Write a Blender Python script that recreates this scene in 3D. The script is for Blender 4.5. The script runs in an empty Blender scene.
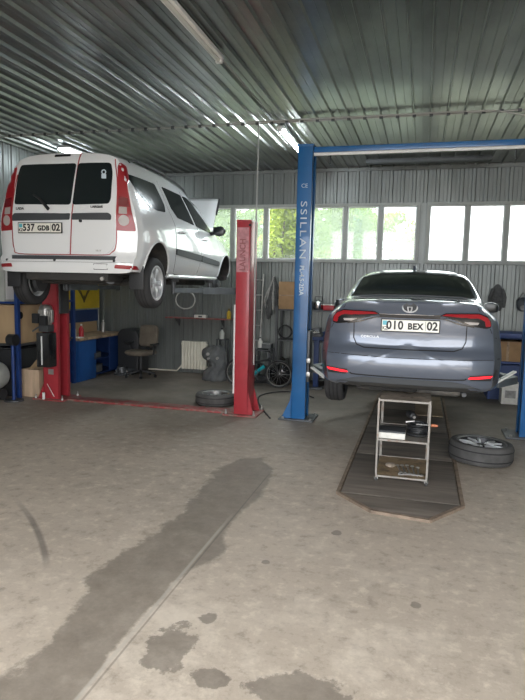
import bpy, bmesh, math, random
import numpy as np
from mathutils import Vector, Matrix, Euler
from mathutils.bvhtree import BVHTree

random.seed(11)
SC = bpy.context.scene
COL = SC.collection
PI = math.pi

# ------------------------------------------------------------------ materials
def mat(name, col, rough=.5, metal=0., var=0., vscale=6., bump=0., bscale=60., coat=0., emit=None, estr=0.,
        col2=None, c2scale=4., c2lo=.5, c2hi=.65, spec=.5, stretch=None):
    m = bpy.data.materials.new(name); m.use_nodes = True
    nt = m.node_tree; N = nt.nodes; L = nt.links
    b = N['Principled BSDF']
    b.inputs['Base Color'].default_value = (*col, 1)
    b.inputs['Roughness'].default_value = rough
    b.inputs['Metallic'].default_value = metal
    b.inputs['Specular IOR Level'].default_value = spec
    if coat: b.inputs['Coat Weight'].default_value = coat; b.inputs['Coat Roughness'].default_value = .04
    if emit: b.inputs['Emission Color'].default_value = (*emit, 1); b.inputs['Emission Strength'].default_value = estr
    tc = N.new('ShaderNodeTexCoord'); src = tc.outputs['Object']
    if stretch:
        mp = N.new('ShaderNodeMapping'); mp.inputs['Scale'].default_value = stretch
        L.new(src, mp.inputs['Vector']); src = mp.outputs['Vector']
    cur = None
    if var:
        n = N.new('ShaderNodeTexNoise'); n.inputs['Scale'].default_value = vscale; n.inputs['Detail'].default_value = 6
        L.new(src, n.inputs['Vector'])
        r = N.new('ShaderNodeMapRange'); r.inputs['From Min'].default_value = .3; r.inputs['From Max'].default_value = .7
        r.inputs['To Min'].default_value = 1 - var; r.inputs['To Max'].default_value = 1 + var
        L.new(n.outputs['Fac'], r.inputs['Value'])
        mx = N.new('ShaderNodeVectorMath'); mx.operation = 'SCALE'
        mx.inputs[0].default_value = col; L.new(r.outputs[0], mx.inputs['Scale'])
        cur = mx.outputs[0]
    if col2:
        n = N.new('ShaderNodeTexNoise'); n.inputs['Scale'].default_value = c2scale; n.inputs['Detail'].default_value = 8
        n.inputs['Roughness'].default_value = .65
        L.new(src, n.inputs['Vector'])
        r = N.new('ShaderNodeMapRange'); r.inputs['From Min'].default_value = c2lo; r.inputs['From Max'].default_value = c2hi
        L.new(n.outputs['Fac'], r.inputs['Value'])
        mx = N.new('ShaderNodeMix'); mx.data_type = 'RGBA'
        mx.inputs['A'].default_value = (*col, 1); mx.inputs['B'].default_value = (*col2, 1)
        L.new(r.outputs[0], mx.inputs['Factor'])
        if cur: L.new(cur, mx.inputs['A'])
        cur = mx.outputs['Result']
    if cur: L.new(cur, b.inputs['Base Color'])
    if bump:
        n = N.new('ShaderNodeTexNoise'); n.inputs['Scale'].default_value = bscale; n.inputs['Detail'].default_value = 4
        L.new(src, n.inputs['Vector'])
        bp = N.new('ShaderNodeBump'); bp.inputs['Strength'].default_value = bump; bp.inputs['Distance'].default_value = .01
        L.new(n.outputs['Fac'], bp.inputs['Height']); L.new(bp.outputs[0], b.inputs['Normal'])
    return m

M = {}
M['galv_wall'] = mat('galvanised_wall', (.22, .235, .225), .42, .55, var=.22, vscale=3, col2=(.13, .135, .13), c2scale=1.5, c2lo=.45, c2hi=.75, stretch=(1, 1, .35))
M['galv_ceil'] = mat('galvanised_ceiling', (.30, .31, .30), .30, .92, var=.2, vscale=2.5, col2=(.17, .175, .17), c2scale=1.1, c2lo=.48, c2hi=.72, stretch=(1, .35, 1))
M['white_paint'] = mat('white_car_paint', (.78, .79, .79), .25, 0, coat=1)
M['grey_paint'] = mat('grey_blue_car_paint', (.108, .127, .165), .3, .35, coat=1)
M['black_plastic'] = mat('black_plastic', (.022, .023, .025), .5)
M['dark_plastic'] = mat('dark_grey_plastic', (.05, .055, .06), .55)
M['black_gloss'] = mat('black_gloss', (.012, .012, .014), .12, coat=.6)
M['tint_glass'] = mat('tinted_glass', (.012, .017, .018), .16, 0, spec=.35)
M['rubber'] = mat('tyre_rubber', (.033, .033, .034), .72, bump=.25, bscale=90, var=.15)
M['dusty_rubber'] = mat('dusty_tyre_rubber', (.075, .073, .07), .8, bump=.3, bscale=90, var=.25, vscale=8)
M['alloy'] = mat('silver_alloy', (.66, .67, .68), .36, .4)
M['steel_rim'] = mat('steel_rim', (.34, .34, .34), .4, .8, col2=(.16, .12, .1), c2scale=12)
M['dark_rim'] = mat('dark_alloy', (.03, .03, .032), .35, .4)
M['chrome'] = mat('chrome', (.75, .76, .78), .12, 1.)
M['under'] = mat('underbody', (.035, .034, .032), .8, col2=(.09, .075, .06), c2scale=5, c2lo=.5, c2hi=.8)
M['red_lens'] = mat('red_lens', (.30, .010, .016), .3, coat=.12)
M['dark_red_lens'] = mat('dark_red_lens', (.16, .006, .012), .12, coat=1)
M['clear_lens'] = mat('clear_lens', (.40, .36, .34), .35, 0)
M['glow_red'] = mat('glowing_red_reflector', (.75, .01, .02), .2, coat=1, emit=(1, .02, .03), estr=.35)  # bumper reflectors: their shine is put in as a weak glow, no lamp
M['red_gasket'] = mat('red_gasket', (.36, .03, .035), .5)
M['seam'] = mat('panel_gap', (.01, .01, .011), .7)
M['plate_white'] = mat('plate_white', (.80, .78, .70), .35)
M['plate_black'] = mat('plate_black', (.01, .01, .01), .5)
M['plate_blue'] = mat('plate_emblem_blue', (.10, .42, .50), .4)
M['red_lift'] = mat('red_lift_paint', (.40, .035, .047), .36, coat=.3, var=.12, vscale=5, col2=(.25, .05, .05), c2scale=6, c2lo=.58, c2hi=.8)
M['red_floor'] = mat('worn_red_plate', (.30, .05, .05), .55, col2=(.24, .17, .14), c2scale=9, c2lo=.42, c2hi=.62)
M['blue_lift'] = mat('blue_lift_paint', (.012, .125, .34), .35, coat=.4, var=.1, vscale=4)
M['blue_rack'] = mat('blue_rack_paint', (.012, .045, .19), .45, var=.15)
M['blue_cab'] = mat('blue_cabinet_paint', (.012, .085, .30), .45, var=.15, vscale=3)
M['white_metal'] = mat('white_metal', (.78, .78, .76), .4, var=.05)
M['white_print'] = mat('white_print', (.55, .64, .70), .5)
M['faded_print'] = mat('faded_print', (.28, .085, .09), .5)
M['label_pale'] = mat('faded_sticker', (.50, .22, .24), .5, var=.25, vscale=18)
M['steel'] = mat('bare_steel', (.45, .44, .42), .38, .8, var=.2, vscale=14)
M['dark_steel'] = mat('dark_steel', (.10, .105, .11), .5, .6, var=.2)
M['arm_grey'] = mat('grey_arm_paint', (.13, .15, .16), .5, .2, var=.2, vscale=8)
M['rust_steel'] = mat('rusty_steel', (.30, .28, .25), .55, .35, col2=(.20, .10, .055), c2scale=14, c2lo=.54, c2hi=.74, var=.2)
M['tray_dark'] = mat('greasy_tray', (.42, .35, .28), .55, .1, col2=(.20, .16, .12), c2scale=9, var=.2)
M['tray_tan'] = mat('oily_tan_board', (.34, .25, .15), .6, col2=(.10, .07, .05), c2scale=10, c2lo=.48, c2hi=.7, var=.2)
M['wood'] = mat('pale_plywood', (.50, .35, .20), .6, var=.12, vscale=5, stretch=(1, 1, .2))
M['wood_top'] = mat('bench_top_wood', (.42, .30, .19), .6, var=.2, vscale=6, col2=(.2, .14, .1), c2scale=7)
M['cardboard'] = mat('cardboard', (.36, .22, .11), .8, var=.12, vscale=8)
M['osb'] = mat('pale_crate_wood', (.52, .38, .26), .7, var=.22, vscale=12, stretch=(1, 1, .25))
M['pit_board'] = mat('dark_rubberised_board', (.155, .132, .11), .72, var=.28, vscale=7, col2=(.25, .215, .175), c2scale=4, c2lo=.5, c2hi=.75, stretch=(.25, 1.6, 1), bump=.2, bscale=40)
M['pit_edge'] = mat('rusty_angle', (.25, .19, .14), .7, .2, var=.3, vscale=12)
M['ply_floor'] = mat('dirty_plywood', (.30, .23, .15), .75, var=.25, vscale=6)
M['beige_fabric'] = mat('beige_fabric', (.15, .125, .095), .9, var=.2, vscale=9, bump=.3, bscale=200)
M['radiator'] = mat('radiator_enamel', (.70, .66, .55), .4, var=.06)
M['moulded'] = mat('dusty_moulded_plastic', (.115, .12, .12), .7, var=.3, vscale=7)
M['yellow'] = mat('yellow_banner', (.62, .44, .03), .6, var=.08)
M['yellow_print'] = mat('dark_banner_print', (.13, .09, .02), .6)
M['navy_board'] = mat('navy_board', (.01, .035, .13), .5)
M['teal'] = mat('teal_paint', (.01, .36, .42), .35, coat=.4)
M['cloth_grey'] = mat('grey_cloth', (.09, .09, .088), .9, var=.3, vscale=14)
M['cloth_light'] = mat('pale_cloth', (.33, .32, .30), .9, var=.25, vscale=14)
M['clear_plastic'] = mat('yellow_fluid', (.55, .36, .03), .3)
M['led'] = mat('led_tube', (.9, .95, 1), .3, emit=(.86, .95, 1.), estr=26)
M['led_dim'] = mat('weaker_led_tube', (.9, .95, 1), .3, emit=(.86, .95, 1.), estr=9)
M['led_off'] = mat('unlit_tube_diffuser', (.62, .62, .58), .4)
M['cable'] = mat('dark_cable', (.03, .03, .03), .6)
M['grey_cable'] = mat('grey_conduit', (.42, .42, .40), .5, .2)
M['frame_grey'] = mat('window_frame', (.36, .37, .34), .5, var=.06)
M['white_box'] = mat('white_plastic', (.72, .70, .64), .5, var=.1, vscale=20)
M['red_plastic'] = mat('red_plastic', (.45, .02, .03), .4)
M['tank_paint'] = mat('pale_tank_paint', (.50, .52, .48), .4, .1, var=.12)
M['pad_white'] = mat('white_guard', (.92, .92, .9), .4)
M['grass'] = mat('grass_ground', (.075, .08, .055), .9, var=.4, vscale=2)
M['yard'] = mat('yard_concrete', (.17, .16, .145), .9, var=.15)
M['bark'] = mat('bark', (.10, .07, .045), .9, var=.3)
M['white_pole'] = mat('pale_pole', (.6, .62, .63), .5)

def leafmat(name, col):
    m = bpy.data.materials.new(name); m.use_nodes = True; nt = m.node_tree; N = nt.nodes; L = nt.links
    N.clear(); o = N.new('ShaderNodeOutputMaterial')
    d = N.new('ShaderNodeBsdfDiffuse'); t = N.new('ShaderNodeBsdfTranslucent'); mx = N.new('ShaderNodeMixShader')
    tc = N.new('ShaderNodeTexCoord'); n = N.new('ShaderNodeTexNoise'); n.inputs['Scale'].default_value = 1.7
    L.new(tc.outputs['Object'], n.inputs['Vector'])
    r = N.new('ShaderNodeMapRange'); r.inputs['From Min'].default_value = .3; r.inputs['From Max'].default_value = .7
    r.inputs['To Min'].default_value = .55; r.inputs['To Max'].default_value = 1.35
    L.new(n.outputs['Fac'], r.inputs['Value'])
    s = N.new('ShaderNodeVectorMath'); s.operation = 'SCALE'; s.inputs[0].default_value = col; L.new(r.outputs[0], s.inputs['Scale'])
    L.new(s.outputs[0], d.inputs['Color']); L.new(s.outputs[0], t.inputs['Color'])
    mx.inputs[0].default_value = .5
    L.new(d.outputs[0], mx.inputs[1]); L.new(t.outputs[0], mx.inputs[2]); L.new(mx.outputs[0], o.inputs['Surface'])
    return m
M['leaf'] = leafmat('sunlit_leaves', (.16, .24, .045))
M['leaf2'] = leafmat('yellow_green_leaves', (.27, .33, .05))

def panemat(name, haze, tint):
    m = bpy.data.materials.new(name); m.use_nodes = True; nt = m.node_tree; N = nt.nodes; L = nt.links
    N.clear(); o = N.new('ShaderNodeOutputMaterial')
    tr = N.new('ShaderNodeBsdfTransparent'); tr.inputs['Color'].default_value = (*tint, 1)
    tl = N.new('ShaderNodeBsdfTranslucent'); tl.inputs['Color'].default_value = (.42, .48, .42, 1)
    gl = N.new('ShaderNodeBsdfGlossy'); gl.inputs['Roughness'].default_value = .05
    tc = N.new('ShaderNodeTexCoord'); n = N.new('ShaderNodeTexNoise'); n.inputs['Scale'].default_value = 5
    L.new(tc.outputs['Object'], n.inputs['Vector'])
    r = N.new('ShaderNodeMapRange'); r.inputs['To Min'].default_value = haze * .75; r.inputs['To Max'].default_value = min(1, haze * 1.25)
    L.new(n.outputs['Fac'], r.inputs['Value'])
    a = N.new('ShaderNodeMixShader'); b = N.new('ShaderNodeMixShader'); b.inputs[0].default_value = .05
    L.new(r.outputs[0], a.inputs[0]); L.new(tr.outputs[0], a.inputs[1]); L.new(tl.outputs[0], a.inputs[2])
    L.new(a.outputs[0], b.inputs[1]); L.new(gl.outputs[0], b.inputs[2]); L.new(b.outputs[0], o.inputs['Surface'])
    return m
M['hazy_pane'] = panemat('hazy_window_film', .30, (.95, 1, .96))
M['clear_pane'] = panemat('clear_window_glass', .06, (.97, 1, .97))

# ------------------------------------------------------------------ mesh builder
def frame_from(d):
    d = Vector(d).normalized()
    up = Vector((0, 0, 1)) if abs(d.z) < .95 else Vector((1, 0, 0))
    a = d.cross(up).normalized(); b = a.cross(d).normalized()
    return a, b, d

class MB:
    def __init__(s): s.v = []; s.f = []; s.mi = []; s.cur = 0
    def add(s, vs, fs):
        o = len(s.v); s.v += [tuple(v) for v in vs]; s.f += [tuple(i + o for i in f) for f in fs]; s.mi += [s.cur] * len(fs); return s
    def box(s, x0, x1, y0, y1, z0, z1, mtx=None):
        vs = [Vector(p) for p in ((x0, y0, z0), (x1, y0, z0), (x1, y1, z0), (x0, y1, z0), (x0, y0, z1), (x1, y0, z1), (x1, y1, z1), (x0, y1, z1))]
        if mtx: vs = [mtx @ v for v in vs]
        return s.add(vs, [(0, 3, 2, 1), (4, 5, 6, 7), (0, 1, 5, 4), (1, 2, 6, 5), (2, 3, 7, 6), (3, 0, 4, 7)])
    def bar(s, p, q, w, h, up=None):
        p = Vector(p); q = Vector(q); a, b, d = frame_from(q - p)
        if up is not None:
            a = d.cross(Vector(up)).normalized(); b = a.cross(d).normalized()
        vs = []
        for c in (p, q):
            for i, j in ((-1, -1), (1, -1), (1, 1), (-1, 1)): vs.append(c + a * w / 2 * i + b * h / 2 * j)
        return s.add(vs, [(3, 2, 1, 0), (4, 5, 6, 7), (0, 1, 5, 4), (1, 2, 6, 5), (2, 3, 7, 6), (3, 0, 4, 7)])
    def tube(s, pts, r, n=10, closed=False):
        pts = [Vector(p) for p in pts]; rs = r if isinstance(r, (list, tuple)) else [r] * len(pts)
        vs = []; fs = []; pa = None
        for i, p in enumerate(pts):
            if closed: d = pts[(i + 1) % len(pts)] - pts[i - 1]
            else: d = pts[min(i + 1, len(pts) - 1)] - pts[max(i - 1, 0)]
            d.normalize()
            if pa is None: a, b, _ = frame_from(d)
            else:
                a = (pa - d * pa.dot(d))
                a = a.normalized() if a.length > 1e-6 else frame_from(d)[0]
                b = a.cross(d).normalized()
            pa = a
            for k in range(n):
                t = 2 * PI * k / n; vs.append(p + (a * math.cos(t) + b * math.sin(t)) * rs[i])
        m = len(pts)
        for i in range(m if closed else m - 1):
            for k in range(n):
                j = (i + 1) % m; fs.append((i * n + k, j * n + k, j * n + (k + 1) % n, i * n + (k + 1) % n))
        if not closed:
            fs.append(tuple(range(n))); fs.append(tuple((m - 1) * n + k for k in reversed(range(n))))
        return s.add(vs, fs)
    def cyl(s, p, q, r, n=20, r2=None): return s.tube([p, q], [r, r if r2 is None else r2], n)
    def lathe(s, prof, n=40, c=(0, 0, 0), mtx=None, closed=False):
        vs = []; fs = []; m = len(prof)
        for k in range(n):
            t = 2 * PI * k / n
            for r, z in prof:
                v = Vector((c[0] + r * math.cos(t), c[1] + r * math.sin(t), c[2] + z)); vs.append(mtx @ v if mtx else v)
        for k in range(n):
            k2 = (k + 1) % n
            for i in range(m if closed else m - 1):
                j = (i + 1) % m; fs.append((k * m + i, k2 * m + i, k2 * m + j, k * m + j))
        return s.add(vs, fs)
    def sphere(s, c, rx, ry=None, rz=None, n=14):
        ry = ry or rx; rz = rz or rx; vs = []; fs = []
        for i in range(n + 1):
            ph = PI * i / n
            for k in range(2 * n):
                t = PI * k / n; vs.append((c[0] + rx * math.sin(ph) * math.cos(t), c[1] + ry * math.sin(ph) * math.sin(t), c[2] + rz * math.cos(ph)))
        for i in range(n):
            for k in range(2 * n): fs.append((i * 2 * n + k, (i + 1) * 2 * n + k, (i + 1) * 2 * n + (k + 1) % (2 * n), i * 2 * n + (k + 1) % (2 * n)))
        return s.add(vs, fs)
    def prism(s, poly, axis, a, b):
        n = len(poly)
        def mk(u, v, w): return {'x': (w, u, v), 'y': (u, w, v), 'z': (u, v, w)}[axis]
        vs = [mk(u, v, a) for u, v in poly] + [mk(u, v, b) for u, v in poly]
        fs = [tuple(range(n)), tuple(reversed(range(n, 2 * n)))] + [(i, i + n, (i + 1) % n + n, (i + 1) % n) for i in range(n)]
        return s.add(vs, fs)
    def build(s, name, material, parent=None, smooth=35, bevel=0, loc=None, rot=None, merge=False, sub=0):
        me = bpy.data.meshes.new(name); me.from_pydata(s.v, [], s.f)
        mats = material if isinstance(material, (list, tuple)) else [material]
        for m in mats: me.materials.append(m)
        if len(mats) > 1: me.polygons.foreach_set('material_index', s.mi)
        bm = bmesh.new(); bm.from_mesh(me)
        if merge: bmesh.ops.remove_doubles(bm, verts=bm.verts, dist=1e-5)
        bmesh.ops.recalc_face_normals(bm, faces=bm.faces)
        if bevel:
            es = [e for e in bm.edges if len(e.link_faces) == 2 and e.calc_face_angle(0) > .6]
            bmesh.ops.bevel(bm, geom=es, offset=bevel, segments=2, affect='EDGES', profile=.6, clamp_overlap=True)
        bm.to_mesh(me); bm.free()
        if smooth:
            me.shade_smooth(); me.set_sharp_from_angle(angle=math.radians(smooth))
        o = bpy.data.objects.new(name, me); COL.objects.link(o)
        if parent: o.parent = parent
        if loc: o.location = loc
        if rot: o.rotation_euler = rot
        if sub:
            md = o.modifiers.new('sub', 'SUBSURF'); md.levels = sub; md.render_levels = sub
        return o

def tag(o, label=None, cat=None, group=None, kind=None):
    if label: o['label'] = label
    if cat: o['category'] = cat
    if group: o['group'] = group
    if kind: o['kind'] = kind
    return o
def empty(name, loc=(0, 0, 0), rz=0, parent=None):
    o = bpy.data.objects.new(name, None); COL.objects.link(o); o.location = loc; o.rotation_euler = (0, 0, rz)
    o.empty_display_size = .1
    if parent: o.parent = parent
    return o
def thing(name, label, cat, loc=(0, 0, 0), rz=0, group=None):
    return tag(empty(name, loc, rz), label, cat, group)
def struct(o): o['kind'] = 'structure'; return o
def copy_tree(o, parent=None):
    c = o.copy(); COL.objects.link(c)
    if parent: c.parent = parent
    for ch in list(o.children): copy_tree(ch, c)
    return c
def text(name, body, h, material, parent, loc, ry=0., sx=1., extrude=.002, bold=0., rot=None, spacing=1.):
    cu = bpy.data.curves.new(name, 'FONT'); cu.body = body; cu.size = h * 1.45; cu.extrude = extrude
    cu.align_x = 'CENTER'; cu.align_y = 'CENTER'; cu.offset = bold; cu.space_character = spacing; cu.resolution_u = 3
    t = bpy.data.objects.new(name, cu); COL.objects.link(t)
    dg = bpy.context.evaluated_depsgraph_get(); dg.update()
    me = bpy.data.meshes.new_from_object(t.evaluated_get(dg))
    COL.objects.unlink(t); bpy.data.objects.remove(t)
    me.materials.clear(); me.materials.append(material)
    o = bpy.data.objects.new(name, me); COL.objects.link(o)
    if parent: o.parent = parent
    o.location = loc; o.rotation_euler = rot or (PI / 2, ry, 0); o.scale = (sx, 1, 1)
    return o
def spline(pts, n=6, closed=False):
    P = [np.array(p, float) for p in pts]; out = []; m = len(P)
    for i in range(m if closed else m - 1):
        p1, p2 = P[i], P[(i + 1) % m]
        p0 = P[i - 1] if (closed or i > 0) else 2 * p1 - p2
        p3 = P[(i + 2) % m] if (closed or i + 2 < m) else 2 * p2 - p1
        for k in range(n):
            t = k / n
            out.append(.5 * ((2 * p1) + (-p0 + p2) * t + (2 * p0 - 5 * p1 + 4 * p2 - p3) * t * t + (-p0 + 3 * p1 - 3 * p2 + p3) * t ** 3))
    if not closed: out.append(P[-1])
    return [tuple(p) for p in out]
def roundpoly(poly, r, n=4):
    out = []; m = len(poly)
    for i in range(m):
        p = Vector(poly[i]); a = Vector(poly[i - 1]) - p; b = Vector(poly[(i + 1) % m]) - p
        rr = min(r, a.length * .45, b.length * .45)
        A = p + a.normalized() * rr; B = p + b.normalized() * rr
        for k in range(n + 1):
            t = k / n; q = A * (1 - t) ** 2 + p * 2 * t * (1 - t) + B * t * t; out.append((q.x, q.y))
    return out

# ------------------------------------------------------------------ camera
def make_camera():
    yaw, pitch, roll = [math.radians(a) for a in (15.03, 6.35, 1.28)]
    cam = bpy.data.cameras.new('camera'); o = bpy.data.objects.new('camera', cam); COL.objects.link(o)
    cy, sy = math.cos(yaw), math.sin(yaw)
    F = Vector((-sy * math.cos(pitch), cy * math.cos(pitch), -math.sin(pitch)))
    r = Vector((cy, sy, 0)); d = F.cross(r)
    c, s = math.cos(roll), math.sin(roll)
    r2 = r * c - d * s; d2 = r * s + d * c
    m = Matrix((r2, -d2, -F)).transposed().to_4x4(); m.translation = Vector((0, 0, 1.8))
    o.matrix_world = m
    cam.sensor_fit = 'VERTICAL'; cam.sensor_height = 36; cam.lens = 36 * 588 / 700
    cam.clip_start = .05; cam.clip_end = 300
    SC.camera = o
make_camera()

# ------------------------------------------------------------------ setting
XL, XR, YB, YF, ZC = -6.5, 4.2, 11.0, -.45, 3.95
def floor_material():
    m = bpy.data.materials.new('concrete_floor'); m.use_nodes = True; nt = m.node_tree; N = nt.nodes; L = nt.links
    b = N['Principled BSDF']; tc = N.new('ShaderNodeTexCoord'); P = tc.outputs['Object']
    def noise(scale, detail=6, rough=.6, vec=None):
        n = N.new('ShaderNodeTexNoise'); n.inputs['Scale'].default_value = scale; n.inputs['Detail'].default_value = detail
        n.inputs['Roughness'].default_value = rough; L.new(vec or P, n.inputs['Vector']); return n.outputs['Fac']
    def mr(v, a, b_, c=0., d=1., smooth=False):
        r = N.new('ShaderNodeMapRange'); r.interpolation_type = 'SMOOTHSTEP' if smooth else 'LINEAR'
        r.inputs['From Min'].default_value = a; r.inputs['From Max'].default_value = b_
        r.inputs['To Min'].default_value = c; r.inputs['To Max'].default_value = d; L.new(v, r.inputs['Value']); return r.outputs[0]
    def math_(op, a, c=None, d=None):
        n = N.new('ShaderNodeMath'); n.operation = op
        for i, v in enumerate((a, c, d)):
            if v is None: continue
            if isinstance(v, (int, float)): n.inputs[i].default_value = v
            else: L.new(v, n.inputs[i])
        return n.outputs[0]
    def mix(f, a, c):
        n = N.new('ShaderNodeMix'); n.data_type = 'RGBA'
        for k, v in (('Factor', f), ('A', a), ('B', c)):
            if isinstance(v, (int, float)): n.inputs[k].default_value = v
            elif isinstance(v, tuple): n.inputs[k].default_value = (*v, 1)
            else: L.new(v, n.inputs[k])
        return n.outputs['Result']
    sx = N.new('ShaderNodeSeparateXYZ'); L.new(P, sx.inputs[0]); X, Y = sx.outputs[0], sx.outputs[1]
    n1 = noise(.55, 5); n2 = noise(2.3, 8, .7); n3 = noise(9, 8, .7); n4 = noise(38, 5, .7)
    base = mix(mr(n1, .35, .65), (.53, .452, .365), (.42, .358, .29))
    base = mix(mr(n2, .42, .62, 0, .55), base, (.56, .48, .39))
    base = mix(mr(n3, .53, .66, 0, .75), base, (.68, .60, .49))
    base = mix(mr(n3, .46, .30, 0, .7), base, (.25, .205, .16))
    base = mix(mr(n4, .55, .75, 0, .35), base, (.22, .195, .165))
    # oily trodden area round the lifts, with the deep bay's shade painted in
    grime_shade = math_('MULTIPLY', mr(Y, 5.4, 8.4), mr(noise(.9, 5), .25, .6, .6, .97))
    base = mix(grime_shade, base, (.145, .125, .105))
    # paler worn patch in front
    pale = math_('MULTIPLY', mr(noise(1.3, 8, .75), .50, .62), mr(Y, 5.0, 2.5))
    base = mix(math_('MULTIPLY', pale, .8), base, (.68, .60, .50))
    # damp strip along the slab joint: edges given as x over y
    jx = math_('ADD', math_('MULTIPLY', math_('SUBTRACT', noise(2.6, 7, .7), .5), .42), math_('MULTIPLY', math_('SUBTRACT', noise(14, 6, .75), .5), .13))
    Xn = math_('ADD', X, jx)
    cl = N.new('ShaderNodeFloatCurve'); cr = N.new('ShaderNodeFloatCurve')
    yn = mr(Y, 1.0, 7.0); L.new(yn, cl.inputs['Value']); L.new(yn, cr.inputs['Value'])
    def setc(node, pts):
        c = node.mapping.curves[0]
        ps = [((y - 1) / 6, (x + 2.5) / 2) for x, y in pts]
        c.points[0].location = ps[0]; c.points[1].location = ps[-1]
        for p in ps[1:-1]: c.points.new(*p)
        node.mapping.update()
    setc(cl, [(-1.86, 1.0), (-1.80, 2.0), (-1.72, 2.35), (-1.80, 2.75), (-1.88, 3.0), (-1.84, 3.6), (-1.78, 4.5), (-1.86, 5.1), (-1.80, 5.6), (-1.3, 6.0), (-1.3, 7.0)])
    setc(cr, [(-1.36, 1.0), (-1.36, 2.1), (-1.37, 2.7), (-1.34, 3.2), (-1.22, 3.6), (-1.30, 3.9), (-1.25, 4.9), (-1.32, 5.4), (-1.5, 5.8), (-1.32, 6.0), (-1.32, 7.0)])
    def curve_x(n): return math_('SUBTRACT', math_('MULTIPLY', n.outputs[0], 2.0), 2.5)
    dl = math_('SUBTRACT', Xn, curve_x(cl)); dr = math_('SUBTRACT', curve_x(cr), math_('ADD', X, math_('MULTIPLY', jx, .45)))
    damp = math_('MULTIPLY', mr(dl, -.012, .03), mr(dr, -.01, .02))
    def blob(cx, cyy, rx, ry):
        ax = math_('DIVIDE', math_('SUBTRACT', X, cx), rx); ay = math_('DIVIDE', math_('SUBTRACT', Y, cyy), ry)
        rr = math_('SQRT', math_('ADD', math_('MULTIPLY', ax, ax), math_('MULTIPLY', ay, ay)))
        rr = math_('ADD', rr, math_('MULTIPLY', math_('SUBTRACT', noise(7, 6, .7), .5), 2.2))
        return mr(rr, 1.0, .88)
    for bl in ((-1.13, 2.52, .13, .22), (-1.03, 2.83, .05, .06), (-.42, 2.40, .24, .15), (-.85, 2.38, .09, .07)):
        damp = math_('MAXIMUM', damp, blob(*bl))
    for bl in ((-.52, 4.15, .035, .04), (.05, 3.3, .03, .04), (-.9, 3.55, .03, .03)):
        damp = math_('MAXIMUM', damp, blob(*bl))
    dcol = mix(mr(n2, .35, .65), (.185, .155, .125), (.25, .215, .175))
    base = mix(math_('MULTIPLY', damp, mr(noise(6, 8, .8), .35, .62, .92, .66)), base, dcol)
    # slab joint
    jd = math_('ABSOLUTE', math_('ADD', X, 1.355))
    jm = math_('MULTIPLY', mr(jd, .016, .006), mr(Y, 4.3, 3.9)); base = mix(math_('MULTIPLY', jm, .6), base, (.5, .46, .4))
    jm2 = math_('MULTIPLY', mr(math_('ABSOLUTE', math_('ADD', X, 1.33)), .008, .003), mr(Y, 5.4, 5.2)); base = mix(math_('MULTIPLY', jm2, .45), base, (.1, .09, .08))
    # tyre scuff: arc
    ax = math_('ADD', X, 6.021); ay = math_('SUBTRACT', Y, .069)
    rr = math_('SQRT', math_('ADD', math_('MULTIPLY', ax, ax), math_('MULTIPLY', ay, ay)))
    sc = mr(math_('ABSOLUTE', math_('SUBTRACT', rr, 4.858)), .030, .012)
    sc = math_('MULTIPLY', math_('MULTIPLY', sc, mr(X, -2.18, -2.32)), mr(X, -3.2, -2.7))
    base = mix(math_('MULTIPLY', sc, .62), base, (.13, .11, .1))
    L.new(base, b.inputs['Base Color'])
    rg = math_('ADD', mr(n2, .3, .7, .55, .8), math_('MULTIPLY', damp, -.12)); L.new(rg, b.inputs['Roughness'])
    bp = N.new('ShaderNodeBump'); bp.inputs['Strength'].default_value = .25; bp.inputs['Distance'].default_value = .01
    L.new(n3, bp.inputs['Height']); L.new(bp.outputs[0], b.inputs['Normal'])
    return m

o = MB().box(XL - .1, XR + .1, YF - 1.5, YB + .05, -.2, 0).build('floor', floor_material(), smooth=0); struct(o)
o = MB().box(-45, 45, YB + .05, 70, -.35, -.1).build('ground_back', M['grass'], smooth=0); struct(o)
o = MB().box(-45, 45, -45, YF - 1.5, -.35, -.05).build('ground_front', M['yard'], smooth=0); struct(o)

def corrugated(u0, u1, pitch, depth, top, base_off=0.):
    """profile of a trapezoid sheet: list of (u, d)"""
    pts = []; n = int(math.ceil((u1 - u0) / pitch))
    rw = pitch * top; sl = .012
    for i in range(n):
        u = u0 + i * pitch
        pts += [(u, 0), (u + pitch - rw - 2 * sl - .05, 0) if False else (u + (pitch - rw) * .48, 0), (u + (pitch - rw) * .5, .005), (u + (pitch - rw) * .52, 0), (u + pitch - rw - sl, 0), (u + pitch - rw, depth), (u + pitch - sl, depth)]
    pts.append((u0 + n * pitch, 0))
    return pts
# ceiling: ribs run into the room, hanging slightly below the sheet
mb = MB(); pr = corrugated(XL - .1, XR + .1, .2, .030, .10)
mb.prism([(u, ZC - d) for u, d in pr] + [(XR + .1, ZC + .12), (XL - .1, ZC + .12)], 'y', YF - .6, YB + .5)
struct(mb.build('ceiling', M['galv_ceil'], smooth=0))

def sheet_strip(mb, axis, pos, u0, u1, z0, z1, sign, back=.06):
    """upright corrugated sheet; axis 'y': wall plane y=pos running along x; sign = direction of the ribs into the room"""
    g0 = -8.0; n0 = math.floor((u0 - g0) / .2); us = []
    pr = corrugated(g0 + n0 * .2, u1 + .2, .2, .018, .32)
    pts = []
    for (ua, da), (ub, db) in zip(pr, pr[1:]):
        if ub <= u0 or ua >= u1: continue
        if ua < u0: da += (db - da) * (u0 - ua) / (ub - ua); ua = u0
        if not pts: pts.append((ua, da))
        if ub > u1: db = da + (db - da) * (u1 - ua) / (ub - ua); ub = u1
        pts.append((ub, db))
    poly = [(u, pos + sign * d) if axis == 'y' else (pos + sign * d, u) for u, d in pts]
    e = pos - sign * back
    poly += [(u1, e), (u0, e)] if axis == 'y' else [(e, u1), (e, u0)]
    mb.prism(poly, 'z', z0, z1)
WZ0, WZ1 = 2.284, 3.249
W1 = (-4.60, -.165); W2 = (.055, 3.6)
mb = MB()
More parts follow.
